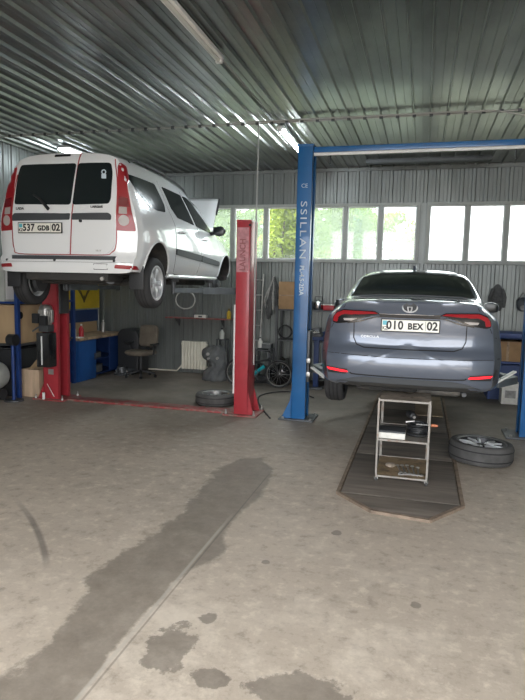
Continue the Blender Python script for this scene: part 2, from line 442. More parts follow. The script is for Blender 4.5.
sheet_strip(mb, 'y', YB, XL - .1, XR + .1, 0, WZ0 - .05, -1)
sheet_strip(mb, 'y', YB, XL - .1, XR + .1, WZ1 + .05, ZC, -1)
sheet_strip(mb, 'y', YB, XL - .1, W1[0] - .05, WZ0 - .05, WZ1 + .05, -1)
sheet_strip(mb, 'y', YB, W2[1] + .05, XR + .1, WZ0 - .05, WZ1 + .05, -1)
mb.box(W1[1] + .05 - .062, W2[0] - .05 + .062, YB - .01, YB + .06, WZ0 - .05, WZ1 + .05)
struct(mb.build('wall_back', M['galv_wall'], smooth=0))
mb = MB(); sheet_strip(mb, 'x', XL, YF, YB, 0, ZC, 1)
struct(mb.build('wall_left', M['galv_wall'], smooth=0))
mb = MB(); sheet_strip(mb, 'x', XR, YF, YB, 0, ZC, -1)
struct(mb.build('wall_right', M['galv_wall'], smooth=0))
mb = MB()                         # front wall, with the wide gate opening the photographer stands near
sheet_strip(mb, 'y', YF, XL, -3.4, 0, ZC, 1); sheet_strip(mb, 'y', YF, 3.4, XR, 0, ZC, 1); sheet_strip(mb, 'y', YF, -3.4, 3.4, 3.85, ZC, 1)
struct(mb.build('wall_front', M['galv_wall'], smooth=0))
# trims along the top and under the windows of the back wall
mb = MB().box(XL, XR, YB - .05, YB - .018, ZC - .075, ZC - .026)
struct(mb.build('trim_1', M['galv_wall'], smooth=0))

def window(n, x0, x1, mull, hazes):
    r = struct(empty('window_%d' % n, (0, YB, 0)))
    f = MB(); t = .05
    f.box(x0 - t, x1 + t, -.07, .05, WZ1, WZ1 + t); f.box(x0 - t, x1 + t, -.09, .05, WZ0 - t, WZ0)
    f.box(x0 - t, x0, -.07, .05, WZ0, WZ1); f.box(x1, x1 + t, -.07, .05, WZ0, WZ1)
    f.build('window_frame', M['frame_grey'], r, smooth=0)
    xs = [x0] + mull + [x1]
    for a in mull: MB().box(a - .035, a + .035, -.06, .04, WZ0, WZ1).build('mullion', M['frame_grey'], r, smooth=0)
    for i in range(len(xs) - 1):
        a, b = xs[i] + (.035 if i else 0), xs[i + 1] - (.035 if i + 1 < len(xs) - 1 else 0)
        fr = MB(); s = .022
        fr.box(a, b, -.03, .01, WZ0, WZ0 + s); fr.box(a, b, -.03, .01, WZ1 - s, WZ1); fr.box(a, a + s, -.03, .01, WZ0 + s, WZ1 - s); fr.box(b - s, b, -.03, .01, WZ0 + s, WZ1 - s)
        fo = fr.build('sash', M['white_metal'], r, smooth=0)
        MB().box(a + s, b - s, -.014, -.008, WZ0 + s, WZ1 - s).build('pane', M['hazy_pane'] if hazes[i] else M['clear_pane'], fo, smooth=0)
window(1, W1[0], W1[1], [-3.59, -2.93, -2.18, -1.428, -.795], [1, 1, 0, 1, 1, 1])
window(2, W2[0], W2[1], [.688, 1.324, 1.96, 2.6, 3.2], [0, 0, 0, 0, 0, 0])

# ------------------------------------------------------------------ outdoors
def tree(x, y, h, r, n, leaf, label, seed):
    rnd = random.Random(seed); t = thing('leafy_tree', label, 'tree', (x, y, -.1), 0, None)
    b = MB(); b.tube([(0, 0, 0), (.05, .03, h * .3), (-.03, 0, h * .55)], [.13, .1, .06], 8)
    for k in range(5):
        a = k * 1.3; b.tube([(0, 0, h * (.25 + .06 * k)), (math.cos(a) * r * .4, math.sin(a) * r * .4, h * (.5 + .05 * k))], [.05, .02], 6)
    b.build('trunk', M['bark'], t)
    m = MB()
    cl = [(rnd.uniform(-r, r) * .7, rnd.uniform(-r, r) * .7, h * rnd.uniform(.22, .92), r * rnd.uniform(.3, .55)) for _ in range(22)]
    for _ in range(n):
        cx, cy, cz, cr = rnd.choice(cl)
        d = Vector((rnd.gauss(0, 1), rnd.gauss(0, 1), rnd.gauss(0, 1))).normalized() * cr * rnd.uniform(.6, 1.05)
        p = Vector((cx, cy, cz)) + d
        u = Vector((rnd.gauss(0, 1), rnd.gauss(0, 1), rnd.gauss(0, 1))).normalized(); w = u.orthogonal().normalized()
        s = rnd.uniform(.05, .11)
        m.add([p - u * s, p + w * s * .5, p + u * s, p - w * s * .5], [(0, 1, 2, 3)])
    m.build('crown', leaf, t, smooth=0)
tree(-5.35, 16.6, 5.4, .95, 3800, M['leaf'], 'bright green leafy tree outside, behind the window pane next to the raised bonnet', 1)
tree(-3.6, 15.0, 5.0, .75, 4200, M['leaf2'], 'yellow-green leafy tree outside the clear pane beside the red column', 2)
tree(-2.4, 18.2, 5.4, 1.25, 4200, M['leaf'], 'leafy green tree outside the windows just right of the tall blue column', 3)
tree(-.85, 21.5, 4.7, .65, 2600, M['leaf2'], 'pale sunlit tree outside the last pane before the wall post between the windows', 4)
def hedge():
    rnd = random.Random(5); m = MB()
    for _ in range(15000):
        p = Vector((rnd.uniform(-16, -2.2), rnd.uniform(26.2, 28), 0)); top = 5.6 - (.9 if p.x > -3.2 else 0) + .5 * math.sin(p.x * 1.7); p.z = top * (1 - rnd.random() ** 1.3 * .75)
        u = Vector((rnd.gauss(0, 1), rnd.gauss(0, 1), rnd.gauss(0, 1))).normalized(); w = u.orthogonal().normalized(); q = rnd.uniform(.09, .17)
        m.add([p - u * q, p + w * q * .55, p + u * q, p - w * q * .55], [(0, 1, 2, 3)])
    tag(m.build('hedge_foliage', M['leaf'], smooth=0), 'tall green hedge far outside behind the trees', 'hedge', kind='stuff')
hedge()
tag(MB().cyl((1.63, 16, -.1), (1.63, 16, 6), .05).build('utility_pole', M['white_pole']), 'pale thin pole standing outside the blown-out window above the grey car', 'pole')

# ------------------------------------------------------------------ ceiling fittings
t = thing('strip_light', 'unlit white strip light running along the ceiling above the middle of the garage', 'ceiling light', (-1.95, 4.75, ZC - .0295))
MB().box(-.045, .045, -.72, .72, -.035, 0).build('housing', M['white_metal'], t, bevel=.004)
MB().cyl((0, -.69, -.045), (0, .69, -.045), .018).build('tube', M['led_off'], t)
for s in (-1, 1): MB().box(-.03, .03, s * .71 - .02, s * .71 + .02, -.065, -.03).build('end_cap', M['white_metal'], t)
t = thing('strip_light', 'lit white strip light on the ceiling beside the top of the tall blue column', 'ceiling light', (-1.95, 8.68, ZC - .0295))
MB().box(-.05, .05, -.76, .76, -.035, 0).build('housing', M['white_metal'], t, bevel=.004)
MB().cyl((0, -.73, -.05), (0, .73, -.05), .026).build('tube', M['led'], t)
for s in (-1, 1): MB().box(-.03, .03, s * .745 - .02, s * .745 + .02, -.075, -.03).build('end_cap', M['white_metal'], t)
t = thing('strip_light', 'lit twin-tube strip light on the ceiling above the white car roof', 'ceiling light', (-5.64, 8.85, ZC - .0295))
MB().box(-.11, .11, -.38, .38, -.03, 0).build('housing', M['white_metal'], t, bevel=.004)
for s in (-1, 1): MB().cyl((s * .07, -.36, -.045), (s * .07, .36, -.045), .024).build('tube', M['led_dim'], t)
t = thing('strip_light', 'dark unlit strip light across the ceiling close to the back wall', 'ceiling light', (-.03, 10.3, ZC - .0295))
MB().box(-1.0, 1.0, -.09, .09, -.06, 0).build('housing', M['dark_steel'], t, bevel=.006)
MB().box(-.98, .98, -.05, .05, -.07, -.058).build('diffuser', M['dark_plastic'], t)

t = thing('ceiling_conduit', 'thin grey conduit clipped across the ceiling ribs from wall to wall', 'conduit', (0, 7.7, ZC - .030))
MB().tube([(XL + .05, 0, -.018), (XR - .05, 0, -.018)], .012, 8).build('pipe', M['grey_cable'], t)
clips = []; x = XL
while x < XR - .2:
    clips.append(x + .085); x += .2
c0 = MB().box(-.012, .03, -.02, .02, -.038, 0).build('clip', M['dark_steel'], t, smooth=0); c0.location.x = clips[0]
for xx in clips[1:]:
    c = c0.copy(); COL.objects.link(c); c.parent = t; c.location.x = xx
tag(MB().tube(spline([(-2.6, 7.62, ZC - .045), (-.8, 7.62, ZC - .05), (.2, 7.62, ZC - .05), (.45, 7.62, ZC - .055), (.72, 7.62, ZC - .065), (1.04, 7.62, ZC - .13), (1.7, 7.62, ZC - .3), (2.3, 7.62, ZC - .36), (3.4, 7.62, ZC - .1)], 8), .009, 8).build('power_cable', M['grey_cable']),
    'grey power cable sagging off the ceiling conduit above the grey car', 'cable')
tag(MB().tube([(-1.95, 5.475, ZC - .032), (-1.95, 7.6, ZC - .032), (-1.95, 7.91, ZC - .032)], .008, 8).build('lamp_cable', M['grey_cable']),
    'straight cable along the ceiling joining the unlit and lit strip lights', 'cable')
tag(MB().tube([(-2.185, 7.7, ZC - .05), (-2.19, 7.7, 3.2), (-2.2, 7.7, 2.2), (-2.195, 7.71, 1.2), (-2.19, 7.7, .7)], .011, 8).build('hanging_cable', M['grey_cable']),
    'thin cable hanging straight down from the ceiling beside the red column', 'cable')

# ------------------------------------------------------------------ wheels
def wheel(parent, r=.315, w=.2, rr=.21, style='five', rimmat=None, facemat=None, tyre=None, name='wheel', root=None):
    """axis +Z is the outer face; the tyre lies centred on z = 0"""
    wt = root or empty(name, parent=parent)
    rimmat = rimmat or M['alloy']; facemat = facemat or rimmat
    h = w / 2
    prof = [(rr - .005, -h * .80), (rr + .02, -h * .94), (r - .055, -h), (r - .022, -h * .93), (r - .006, -h * .72), (r, -h * .35), (r, h * .35), (r - .006, h * .72), (r - .022, h * .93), (r - .055, h), (rr + .02, h * .94), (rr - .005, h * .80)]
    t = MB().lathe(prof, 48); 
    t.build('tire', tyre or M['rubber'], wt, smooth=40)
    # tread grooves as dark inlaid rings
    g = MB()
    for z in ((-h * .4, 0, h * .4) if root is None else (-h * .45, h * .45)): g.lathe([(r + .0012, z - .006), (r + .0015, z), (r + .0012, z + .006)], 48)
    g.build('tread_groove', M['seam'], wt)
    rim = MB(); zo = h * .8
    rim.lathe([(rr - .004, -zo), (rr + .006, -zo), (rr + .004, -zo + .012), (rr - .03, -zo + .03), (rr - .035, 0), (rr - .022, zo - .03), (rr - .012, zo - .004), (rr + .007, zo + .002), (rr + .008, zo + .01), (rr - .002, zo + .012), (rr - .018, zo + .004), (rr - .03, zo - .03), (rr - .045, 0), (rr - .045, -zo + .03), (rr - .03, -zo)], 48)
    rim.build('rim', rimmat, wt, smooth=40)
    if style == 'steel':
        s = MB(); s.lathe([(rr - .04, .0), (rr - .07, .03), (.10, .035), (.085, .05), (.045, .05), (.04, .02), (.035, .02)], 40)
        s.build('wheel_disc', rimmat, wt)
        hs = MB()
        for k in range(12):
            a = 2 * PI * k / 12; hs.cyl((math.cos(a) * .13, math.sin(a) * .13, .028), (math.cos(a) * .13, math.sin(a) * .13, .037), .013, 12)
        hs.build('vent_hole', M['seam'], wt)
    else:
        bd = MB().lathe([(0, -.03), (rr - .05, -.03), (rr - .05, -.02), (0, -.02)], 36); bd.build('brake_disc', M['dark_steel'], wt)
        sp = MB(); n = 5; pairs = (-.11, .11) if style == 'five' else (-.16, .16)
        for k in range(n):
            for q in pairs:
                a0 = 2 * PI * k / n + PI / 2; a1 = a0 + (q if style == 'five' else q * 1.55); a0 = a0 + q * (.9 if style == 'five' else .35)
                zi, ze = zo - .03, zo - .012
                p0 = Vector((math.cos(a0) * .035, math.sin(a0) * .035, zi)); p1 = Vector((math.cos(a1) * (rr - .02), math.sin(a1) * (rr - .02), ze))
                wd = .03 if style == 'five' else .022
                pm = (p0 + p1) / 2 + Vector((0, 0, .012))
                sp.bar(p0, pm, wd * 1.15, .022, (0, 0, 1)); sp.bar(pm, p1, wd, .018, (0, 0, 1))
        sp.build('spoke', facemat, wt, bevel=.003)
        MB().lathe([(0, zo - .008), (.03, zo - .010), (.055, zo - .02), (.058, zo - .04), (.03, zo - .05), (0, zo - .05)], 28).build('hub_cap', facemat if style == 'five' else rimmat, wt)
        lg = MB()
        for k in range(5):
            a = 2 * PI * (k + .5) / 5 + PI / 2; lg.cyl((math.cos(a) * .045, math.sin(a) * .045, zo - .05), (math.cos(a) * .045, math.sin(a) * .045, zo - .018), .008, 6)
        lg.build('lug_nut', M['dark_steel'], wt)
    return wt

# ------------------------------------------------------------------ car hull tools
def pchip(xs, ys, xq):
    xs = np.array(xs, float); ys = np.array(ys, float); h = np.diff(xs); d = np.diff(ys) / h; n = len(xs); m = np.zeros(n)
    for i in range(1, n - 1):
        if d[i - 1] * d[i] > 0:
            w1 = 2 * h[i] + h[i - 1]; w2 = h[i] + 2 * h[i - 1]; m[i] = (w1 + w2) / (w1 / d[i - 1] + w2 / d[i])
    m[0] = d[0]; m[-1] = d[-1]
    i = np.clip(np.searchsorted(xs, xq) - 1, 0, n - 2); t = (xq - xs[i]) / h[i]
    return (2 * t**3 - 3 * t**2 + 1) * ys[i] + (t**3 - 2 * t**2 + t) * h[i] * m[i] + (-2 * t**3 + 3 * t**2) * ys[i + 1] + (t**3 - t**2) * h[i] * m[i + 1]

class Hull:
    """st rows: y, zb, ws, w, zm, wb, zbelt, wr, zre, zt"""
    def __init__(s, L, st, rear, front, kr, kf, br=.6, bf=.7):
        s.L = L; st = np.array(st, float); s.rear, s.front = rear, front
        ys = np.unique(np.concatenate([np.linspace(0, L, 100), np.linspace(0, .3, 12), np.linspace(L - .3, L, 8)]))
        cols = [pchip(st[:, 0], st[:, i], ys) for i in range(1, 10)]
        W = st[:, 3].max()
        def half(c):
            zb, ws, w, zm, wb, zbl, wr, zre, zt = c
            zl = zb + (zm - zb) * .45
            return [(0, zb), (ws * .6, zb), (ws * .93, zb + .008), (ws, zb + .05), ((ws * .35 + w * .65), zl), (w, zm), (w * .6 + wb * .4, zm + (zbl - zm) * .6), (wb, zbl),
                    (wb * .45 + wr * .55 + .012, zbl + (zre - zbl) * .55), (wr, zre), (wr * .90, zre + (zt - zre) * .5), (wr * .68, zre + (zt - zre) * .82), (wr * .35, zt - (zt - zre) * .04), (0, zt)]
        def yr(x, z): return np.interp(z, rear[0], rear[1]) + kr * min(1.2, abs(x) / W) ** 5
        def yf(x, z): return np.interp(z, front[0], front[1]) + kf * min(1.2, abs(x) / W) ** 4
        rings = []
        for k, y in enumerate(ys):
            hp = spline(half([c[k] for c in cols]), 4)
            full = hp + [(-x, z) for x, z in hp[-2:0:-1]]
            ring = []
            for x, z in full:
                a = yr(x, z); b = yf(x, z); yy = y
                if y < br: yy = a + y * (1 - a / br)
                if y > L - bf: yy = L - (b + (L - y) * (1 - b / bf))
                ring.append((x, yy, z))
            rings.append(ring)
        n = len(rings[0]); vs = []; fs = []
        def cap(ring, fn, flip):
            out = []; zc = (max(p[2] for p in ring) + min(p[2] for p in ring)) / 2
            for t in (.0, .15, .3, .45, .6, .72, .82, .9, .96):
                o = []
                for x, y, z in ring:
                    xx, zz = x * t, zc + (z - zc) * t
                    o.append((xx, fn(xx, zz) if not flip else L - fn(xx, zz), zz))
                out.append(o)
            return out
        allr = cap(rings[0], yr, False) + rings + cap(rings[-1], yf, True)[::-1]
        for r in allr: vs += r
        for i in range(len(allr) - 1):
            for k in range(n): fs.append((i * n + k, i * n + (k + 1) % n, (i + 1) * n + (k + 1) % n, (i + 1) * n + k))
        bm = bmesh.new(); bv = [bm.verts.new(v) for v in vs]
        for f in fs:
            try: bm.faces.new([bv[i] for i in f])
            except ValueError: pass
        bmesh.ops.remove_doubles(bm, verts=bm.verts, dist=1e-4)
        bmesh.ops.dissolve_degenerate(bm, edges=bm.edges, dist=1e-5)
        bmesh.ops.recalc_face_normals(bm, faces=bm.faces)
        s.bvh = BVHTree.FromBMesh(bm)
        s.bm = bm
    def hit(s, axis, u, v):
        o, d = {'rear': ((u, -3, v), (0, 1, 0)), 'front': ((u, s.L + 3, v), (0, -1, 0)), 'right': ((4, u, v), (-1, 0, 0)), 'left': ((-4, u, v), (1, 0, 0)), 'top': ((u, v, 5), (0, 0, -1))}[axis]
        h = s.bvh.ray_cast(Vector(o), Vector(d))
        if h[0] is None:
            c = {'rear': (u, 0, v), 'front': (u, s.L, v), 'right': (1, u, v), 'left': (-1, u, v), 'top': (u, v, 2)}[axis]
            h = s.bvh.find_nearest(Vector(c))
        return h[0], h[1], Vector(d)
    def body(s, name, paint, parent, arches, r, zbot):
        me = bpy.data.meshes.new(name); s.bm.to_mesh(me)
        me.materials.append(paint); me.materials.append(M['under'])
        o = bpy.data.objects.new(name, me); COL.objects.link(o)
        cut = MB()
        for (y, z) in arches:
            for sx in (-1, 1): cut.tube([(sx * .52, y, z), (sx * 1.3, y, z)], r, 40)
        c = cut.build('cutter', M['under'])
        md = o.modifiers.new('b', 'BOOLEAN'); md.object = c; md.operation = 'DIFFERENCE'; md.solver = 'EXACT'
        dg = bpy.context.evaluated_depsgraph_get(); dg.update()
        nm = bpy.data.meshes.new_from_object(o.evaluated_get(dg))
        o.modifiers.clear(); o.data = nm; bpy.data.meshes.remove(me)
        cm = c.data; bpy.data.objects.remove(c); bpy.data.meshes.remove(cm)
        for p in nm.polygons:
            ct = p.center; p.material_index = 0
            if p.normal.z < -.75 and ct.z < zbot: p.material_index = 1
            for y, z in arches:
                d = math.hypot(ct.y - y, ct.z - z)
                if d < r * 1.02 and abs(ct.x) > .4:
                    rad = Vector((0, y - ct.y, z - ct.z))
                    if rad.length > 1e-4 and (p.normal.dot(rad.normalized()) > .5 or abs(ct.x) < .56): p.material_index = 1
        nm.shade_smooth(); nm.set_sharp_from_angle(angle=math.radians(38))
        o.parent = parent
        return o
    def patch(s, name, poly, axis, material, parent, off=.004, thick=.012, step=.06, rnd=0.):
        if rnd: poly = roundpoly(poly, rnd)
        bm = bmesh.new(); f = bm.faces.new([bm.verts.new((u, v, 0)) for u, v in poly])
        us = [p[0] for p in poly]; vv = [p[1] for p in poly]
        for lo, hi, no in ((min(us), max(us), (1, 0, 0)), (min(vv), max(vv), (0, 1, 0))):
            k = max(2, int((hi - lo) / step) + 1)
            for i in range(1, k):
                c = lo + (hi - lo) * i / k
                bmesh.ops.bisect_plane(bm, geom=bm.verts[:] + bm.edges[:] + bm.faces[:], plane_co=(c * no[0], c * no[1], 0), plane_no=no)
        bmesh.ops.triangulate(bm, faces=[f for f in bm.faces if len(f.verts) > 4])
        bm.verts.ensure_lookup_table()
        edges = [(e.verts[0].index, e.verts[1].index) for e in bm.edges if len(e.link_faces) == 1]
        bm.verts.index_update()
        edges = [(e.verts[0].index, e.verts[1].index) for e in bm.edges if len(e.link_faces) == 1]
        vs = []; bk = []
        for v in bm.verts:
            h, n, d = s.hit(axis, v.co.x, v.co.y)
            if n.dot(d) > 0: n = -n
            p = h + n * off; vs.append(p); bk.append(p + d * (thick) - n * 0)
        fs = [tuple(v.index for v in f.verts) for f in bm.faces]; bm.free()
        N = len(vs)
        mb = MB(); mb.add(vs + bk, fs + [tuple(reversed([i + N for i in f])) for f in fs] + [(a, b, b + N, a + N) for a, b in edges])
        return mb.build(name, material, parent, smooth=40)
    def ribbon(s, mb, line, axis, w, off=.0015):
        pts = []
        for (a, b) in zip(line, line[1:]):
            n = max(1, int(math.hypot(b[0] - a[0], b[1] - a[1]) / .04))
            for k in range(n): pts.append((a[0] + (b[0] - a[0]) * k / n, a[1] + (b[1] - a[1]) * k / n))
        pts.append(line[-1]); vs = []; fs = []
        for i, p in enumerate(pts):
            a = pts[max(0, i - 1)]; b = pts[min(len(pts) - 1, i + 1)]
            t = Vector((b[0] - a[0], b[1] - a[1])).normalized(); q = Vector((-t.y, t.x)) * w / 2
            for sg in (-1, 1):
                h, n, d = s.hit(axis, p[0] + q.x * sg, p[1] + q.y * sg)
                if n.dot(d) > 0: n = -n
                vs.append(h + n * off)
            for sg in (-1, 1):
                vs.append(vs[-2] + d * .006)
        for i in range(len(pts) - 1):
            o, q = i * 4, i * 4 + 4
            fs += [(o, o + 1, q + 1, q), (o, q, q + 2, o + 2), (o + 1, o + 3, q + 3, q + 1)]
        mb.add(vs, fs)

def plate(parent, loc, big, region, rx=0.):
    """a front-facing registration plate 0.52 x 0.112"""
    p = MB().box(-.262, .262, -.004, .008, -.058, .058).build('number_plate', M['plate_black'], parent, loc=loc, rot=(rx, 0, 0), bevel=.003)
    MB().box(-.252, .252, -.007, -.003, -.049, .049).build('plate_face', M['plate_white'], p)
    MB().box(-.246, -.205, -.0085, -.006, .002, .042).build('plate_flag', M['plate_blue'], p)
    text('plate_lettering', 'KZ', .030, M['plate_black'], p, (-.224, -.008, -.026), sx=.85, bold=.001)
    for body, x, h, sx in big: text('plate_lettering', body, h, M['plate_black'], p, (x, -.008, -.001 if h > .06 else -.006), sx=sx, bold=.0034, spacing=1.08)
    MB().box(.132, .135, -.0085, -.006, -.042, .042).build('plate_divider', M['plate_black'], p)
    text('plate_lettering', region, .070, M['plate_black'], p, (.193, -.008, 0), sx=.95, bold=.0034)
    return p

# ------------------------------------------------------------------ white estate car on the red lift
def white_car():
    t = thing('estate_car', 'white estate car with open bonnet, raised high on the red two-post lift', 'car', (-3.87, 5.75, 1.55), math.radians(3.2)); t.scale = (1.035, 1, 1.013)
    L = 4.3
    st = [(0.00, .33, .77, .815, .76, .77, 1.06, .60, 1.525, 1.635),
          (0.12, .33, .80, .85, .76, .795, 1.06, .625, 1.53, 1.645),
          (0.40, .31, .81, .865, .75, .815, 1.06, .645, 1.53, 1.65),
          (1.20, .29, .82, .875, .74, .835, 1.05, .67, 1.525, 1.645),
          (2.00, .29, .82, .875, .73, .835, 1.02, .67, 1.48, 1.60),
          (2.45, .29, .82, .875, .72, .835, 1.00, .66, 1.39, 1.51),
          (2.75, .29, .82, .875, .71, .83, .98, .67, 1.33, 1.44),
          (3.05, .29, .82, .87, .70, .825, .96, .69, 1.16, 1.25),
          (3.32, .29, .81, .87, .70, .82, .93, .71, 1.00, 1.06),
          (3.60, .29, .81, .87, .68, .81, .88, .70, .95, .99),
          (4.00, .29, .79, .85, .62, .77, .80, .66, .86, .90),
          (4.30, .30, .72, .78, .55, .70, .68, .60, .72, .75)]
    rear = ([.3, .40, .485, .51, .95, 1.05, 1.3, 1.5, 1.58, 1.64], [.03, .0, .0, .045, .035, .05, .09, .13, .16, .19])
    front = ([.3, .5, .7, .9], [.04, 0, .03, .15])
    H = Hull(L, st, rear, front, .15, .22)
    arch = [(.64, .36), (3.56, .36)]
    H.body('car_body', M['white_paint'], t, arch, .345, .5)
    # rear doors as raised leaves, red sealing strip between them
    dl = [(-.585, .535), (.075, .535), (.105, 1.0), (.135, 1.58), (-.50, 1.565), (-.565, 1.40), (-.60, 1.1), (-.605, .68)]
    dr = [(.105, .535), (.50, .535), (.575, .60), (.60, .70), (.60, 1.1), (.575, 1.42), (.53, 1.565), (.165, 1.58), (.135, 1.0)]
    D1 = H.patch('rear_door', dl, 'rear', M['white_paint'], t, .006, .02, rnd=.04)
    D2 = H.patch('rear_door', dr, 'rear', M['white_paint'], t, .006, .02, rnd=.04)
    H.patch('rear_window', [(-.585, 1.068), (.096, 1.058), (.128, 1.51), (-.535, 1.505), (-.565, 1.40)], 'rear', M['tint_glass'], D1, .010, .01, rnd=.035)
    H.patch('rear_window', [(.116, 1.058), (.525, 1.068), (.545, 1.12), (.545, 1.40), (.52, 1.51), (.148, 1.51)], 'rear', M['tint_glass'], D2, .010, .01, rnd=.035)
    g = MB(); H.ribbon(g, [(.088, .53), (.12, 1.0), (.15, 1.57), (.16, 1.63)], 'rear', .010, .009)
    H.ribbon(g, spline([(-.575, 1.40), (-.61, 1.1), (-.612, .70), (-.595, .59), (-.53, .53), (.0, .526), (.46, .526), (.56, .555), (.605, .65), (.612, 1.0), (.60, 1.3), (.555, 1.55)], 5), 'rear', .009, .007)
    g.build('door_seal', M['red_gasket'], t, smooth=0)
    H.patch('handle_trim', [(-.60, .888), (.09, .898), (.10, .965), (-.57, .97), (-.60, .945)], 'rear', M['dark_plastic'], D1, .016, .02, rnd=.015)
    H.patch('handle_trim', [(.115, .898), (.555, .898), (.56, .945), (.53, .97), (.125, .965)], 'rear', M['dark_plastic'], D2, .016, .02, rnd=.015)
    MB().cyl((.22, .01, .885), (.22, .04, .885), .015, 14).build('door_lock', M['black_plastic'], D2)
    w = MB(); w.tube([(-.34, .045, 1.17), (-.25, .02, 1.12), (-.14, .0, 1.01)], [.010, .013, .018], 10)
    w.build('wiper_arm', M['black_plastic'], D1)
    H.patch('brake_light', [(-.15, 1.585), (.035, 1.59), (.035, 1.615), (-.14, 1.612)], 'rear', M['black_gloss'], t, .012, .02, rnd=.012)
    # bumper: step pad, reflectors, sensors, towing eye cover
    MB().prism(roundpoly([(-.59, .03), (.59, .03), (.62, .09), (-.62, .09)], .02), 'z', .472, .512).build('bumper_step', M['dark_plastic'], t, loc=(0, -.03, .0))
    for s_, a in ((1, [(.60, .385), (.80, .375), (.80, .415), (.61, .425)]), (-1, [(-.60, .385), (-.80, .38), (-.80, .415), (-.61, .425)])):
        H.patch('reflector', a, 'rear', M['red_lens'], t, .004, .012, step=.03, rnd=.01)
    for x in (-.68, -.08, .60):
        h, n, d = H.hit('rear', x, .462); MB().cyl(h + Vector((0, -.012, 0)), h + Vector((0, .02, 0)), .013, 14).build('parking_sensor', M['black_plastic'], t)
    H.patch('towing_cover', roundpoly([(.38, .375), (.52, .375), (.52, .425), (.38, .425)], .015), 'rear', M['white_paint'], t, .005, .01, step=.03)
    g = MB(); H.ribbon(g, [(.375, .37), (.525, .37), (.525, .43), (.375, .43), (.375, .37)], 'rear', .006)
    H.ribbon(g, [(-.78, .445), (-.3, .445), (.3, .445), (.78, .445)], 'rear', .003); g.build('bumper_line', M['seam'], t, smooth=0)
    # tail lamps: tall uprights on the rear corner
    def lamp(sg):
        P = lambda pts: [(sg * x, z) for x, z in pts]
        la = H.patch('tail_lamp', P([(.605, .79), (.70, .785), (.795, .785), (.785, .87), (.755, 1.0), (.72, 1.18), (.685, 1.36), (.64, 1.485), (.605, 1.515), (.59, 1.47), (.60, 1.36), (.617, 1.1), (.615, .9)]), 'rear', M['red_lens'], t, .008, .03, step=.04, rnd=.015)
        H.patch('lamp_band', P([(.627, 1.05), (.735, 1.04), (.72, 1.13), (.625, 1.15)]), 'rear', M['dark_red_lens'], la, .011, .01, step=.03, rnd=.01)
        H.patch('reverse_lens', P([(.635, .965), (.715, .962), (.71, 1.035), (.635, 1.04)]), 'rear', M['clear_lens'], la, .013, .012, step=.03, rnd=.008)
        c = [(sg * (.685 + .052 * math.cos(a)), .895 + .056 * math.sin(a)) for a in [2 * PI * k / 20 for k in range(20)]]
        H.patch('indicator_lens', c, 'rear', M['clear_lens'], la, .014, .012, step=.03)
    lamp(1); lamp(-1)
    plate(t, (-.25, .012, .81), [('537', -.130, .072, .84), ('GDB', .045, .050, .90)], '02', math.radians(-1))
    text('badge_lettering', 'LADA', .026, M['dark_steel'], t, (-.50, .035, 1.02), bold=.001)
    text('badge_lettering', 'LARGUS', .022, M['dark_steel'], t, (.40, .035, 1.035), sx=1.2, bold=.001)
    text('badge_lettering', '16 V', .020, M['steel'], t, (.42, .024, .57), sx=1.2)
    st_ = empty('window_sticker', (.455, .095, 1.38), 0, t)
    MB().lathe([(.016, -.002), (.028, 0), (.016, .002)], 20, mtx=Matrix.Translation((0, 0, .028)) @ Matrix.Rotation(PI / 2, 4, 'X'), closed=True).build('ring', M['white_print'], st_)
    MB().box(-.026, .026, -.002, .002, -.04, .005).build('block', M['white_print'], st_)
    # sides
    for sg, ax in ((1, 'right'), (-1, 'left')):
        H.patch('quarter_window', [(.16, 1.40), (.25, 1.25), (.45, 1.11), (.66, 1.07), (.93, 1.08), (.96, 1.16), (.84, 1.40)], ax, M['tint_glass'], t, .004, .012, rnd=.03)
        dR = H.patch('side_door', [(1.20, .36), (2.08, .33), (2.22, .60), (2.10, 1.0), (1.76, 1.455), (.97, 1.455), (1.06, 1.15), (1.19, .95)], ax, M['white_paint'], t, .004, .012, rnd=.02)
        dF = H.patch('side_door', [(2.10, .33), (3.00, .33), (3.16, .50), (3.20, .66), (3.10, .96), (2.96, 1.02), (2.20, 1.40), (1.80, 1.45), (2.12, 1.0), (2.24, .60)], ax, M['white_paint'], t, .004, .012, rnd=.02)
        H.patch('door_window', [(1.05, 1.40), (1.16, 1.16), (1.32, 1.055), (1.99, 1.03), (1.74, 1.40)], ax, M['tint_glass'], dR, .009, .012, rnd=.02)
        H.patch('door_window', [(1.83, 1.40), (2.10, 1.02), (2.90, .975), (2.82, 1.045), (2.55, 1.21), (2.20, 1.37), (2.0, 1.405)], ax, M['tint_glass'], dF, .009, .012, rnd=.02)
        H.patch('door_moulding', [(1.19, .595), (2.20, .55), (2.225, .60), (2.19, .638), (1.19, .668)], ax, M['dark_plastic'], dR, .016, .02, rnd=.015)
        H.patch('door_moulding', [(2.235, .55), (3.14, .515), (3.17, .55), (3.13, .588), (2.235, .635)], ax, M['dark_plastic'], dF, .016, .02, rnd=.015)
        g = MB()
        H.ribbon(g, [(.97, 1.46), (1.06, 1.15), (1.19, .94), (1.19, .36), (1.3, .345), (2.09, .32), (2.23, .60), (2.11, 1.0), (1.78, 1.46)], ax, .008)
        H.ribbon(g, [(2.09, .32), (3.02, .32), (3.21, .66), (3.11, .97)], ax, .008)
        g.build('door_gap', M['seam'], t, smooth=0)
        for D, y, z in ((dR, 1.30, .88), (dF, 2.30, .86)):
            h, n, d = H.hit(ax, y, z)
            MB().tube([h + Vector((sg * .0, 0, 0)), h + Vector((sg * .035, .03, .0)), h + Vector((sg * .035, .12, 0)), h + Vector((0, .15, 0))], .013, 8).build('door_handle', M['white_paint'], D)
        rl = MB(); pts = []
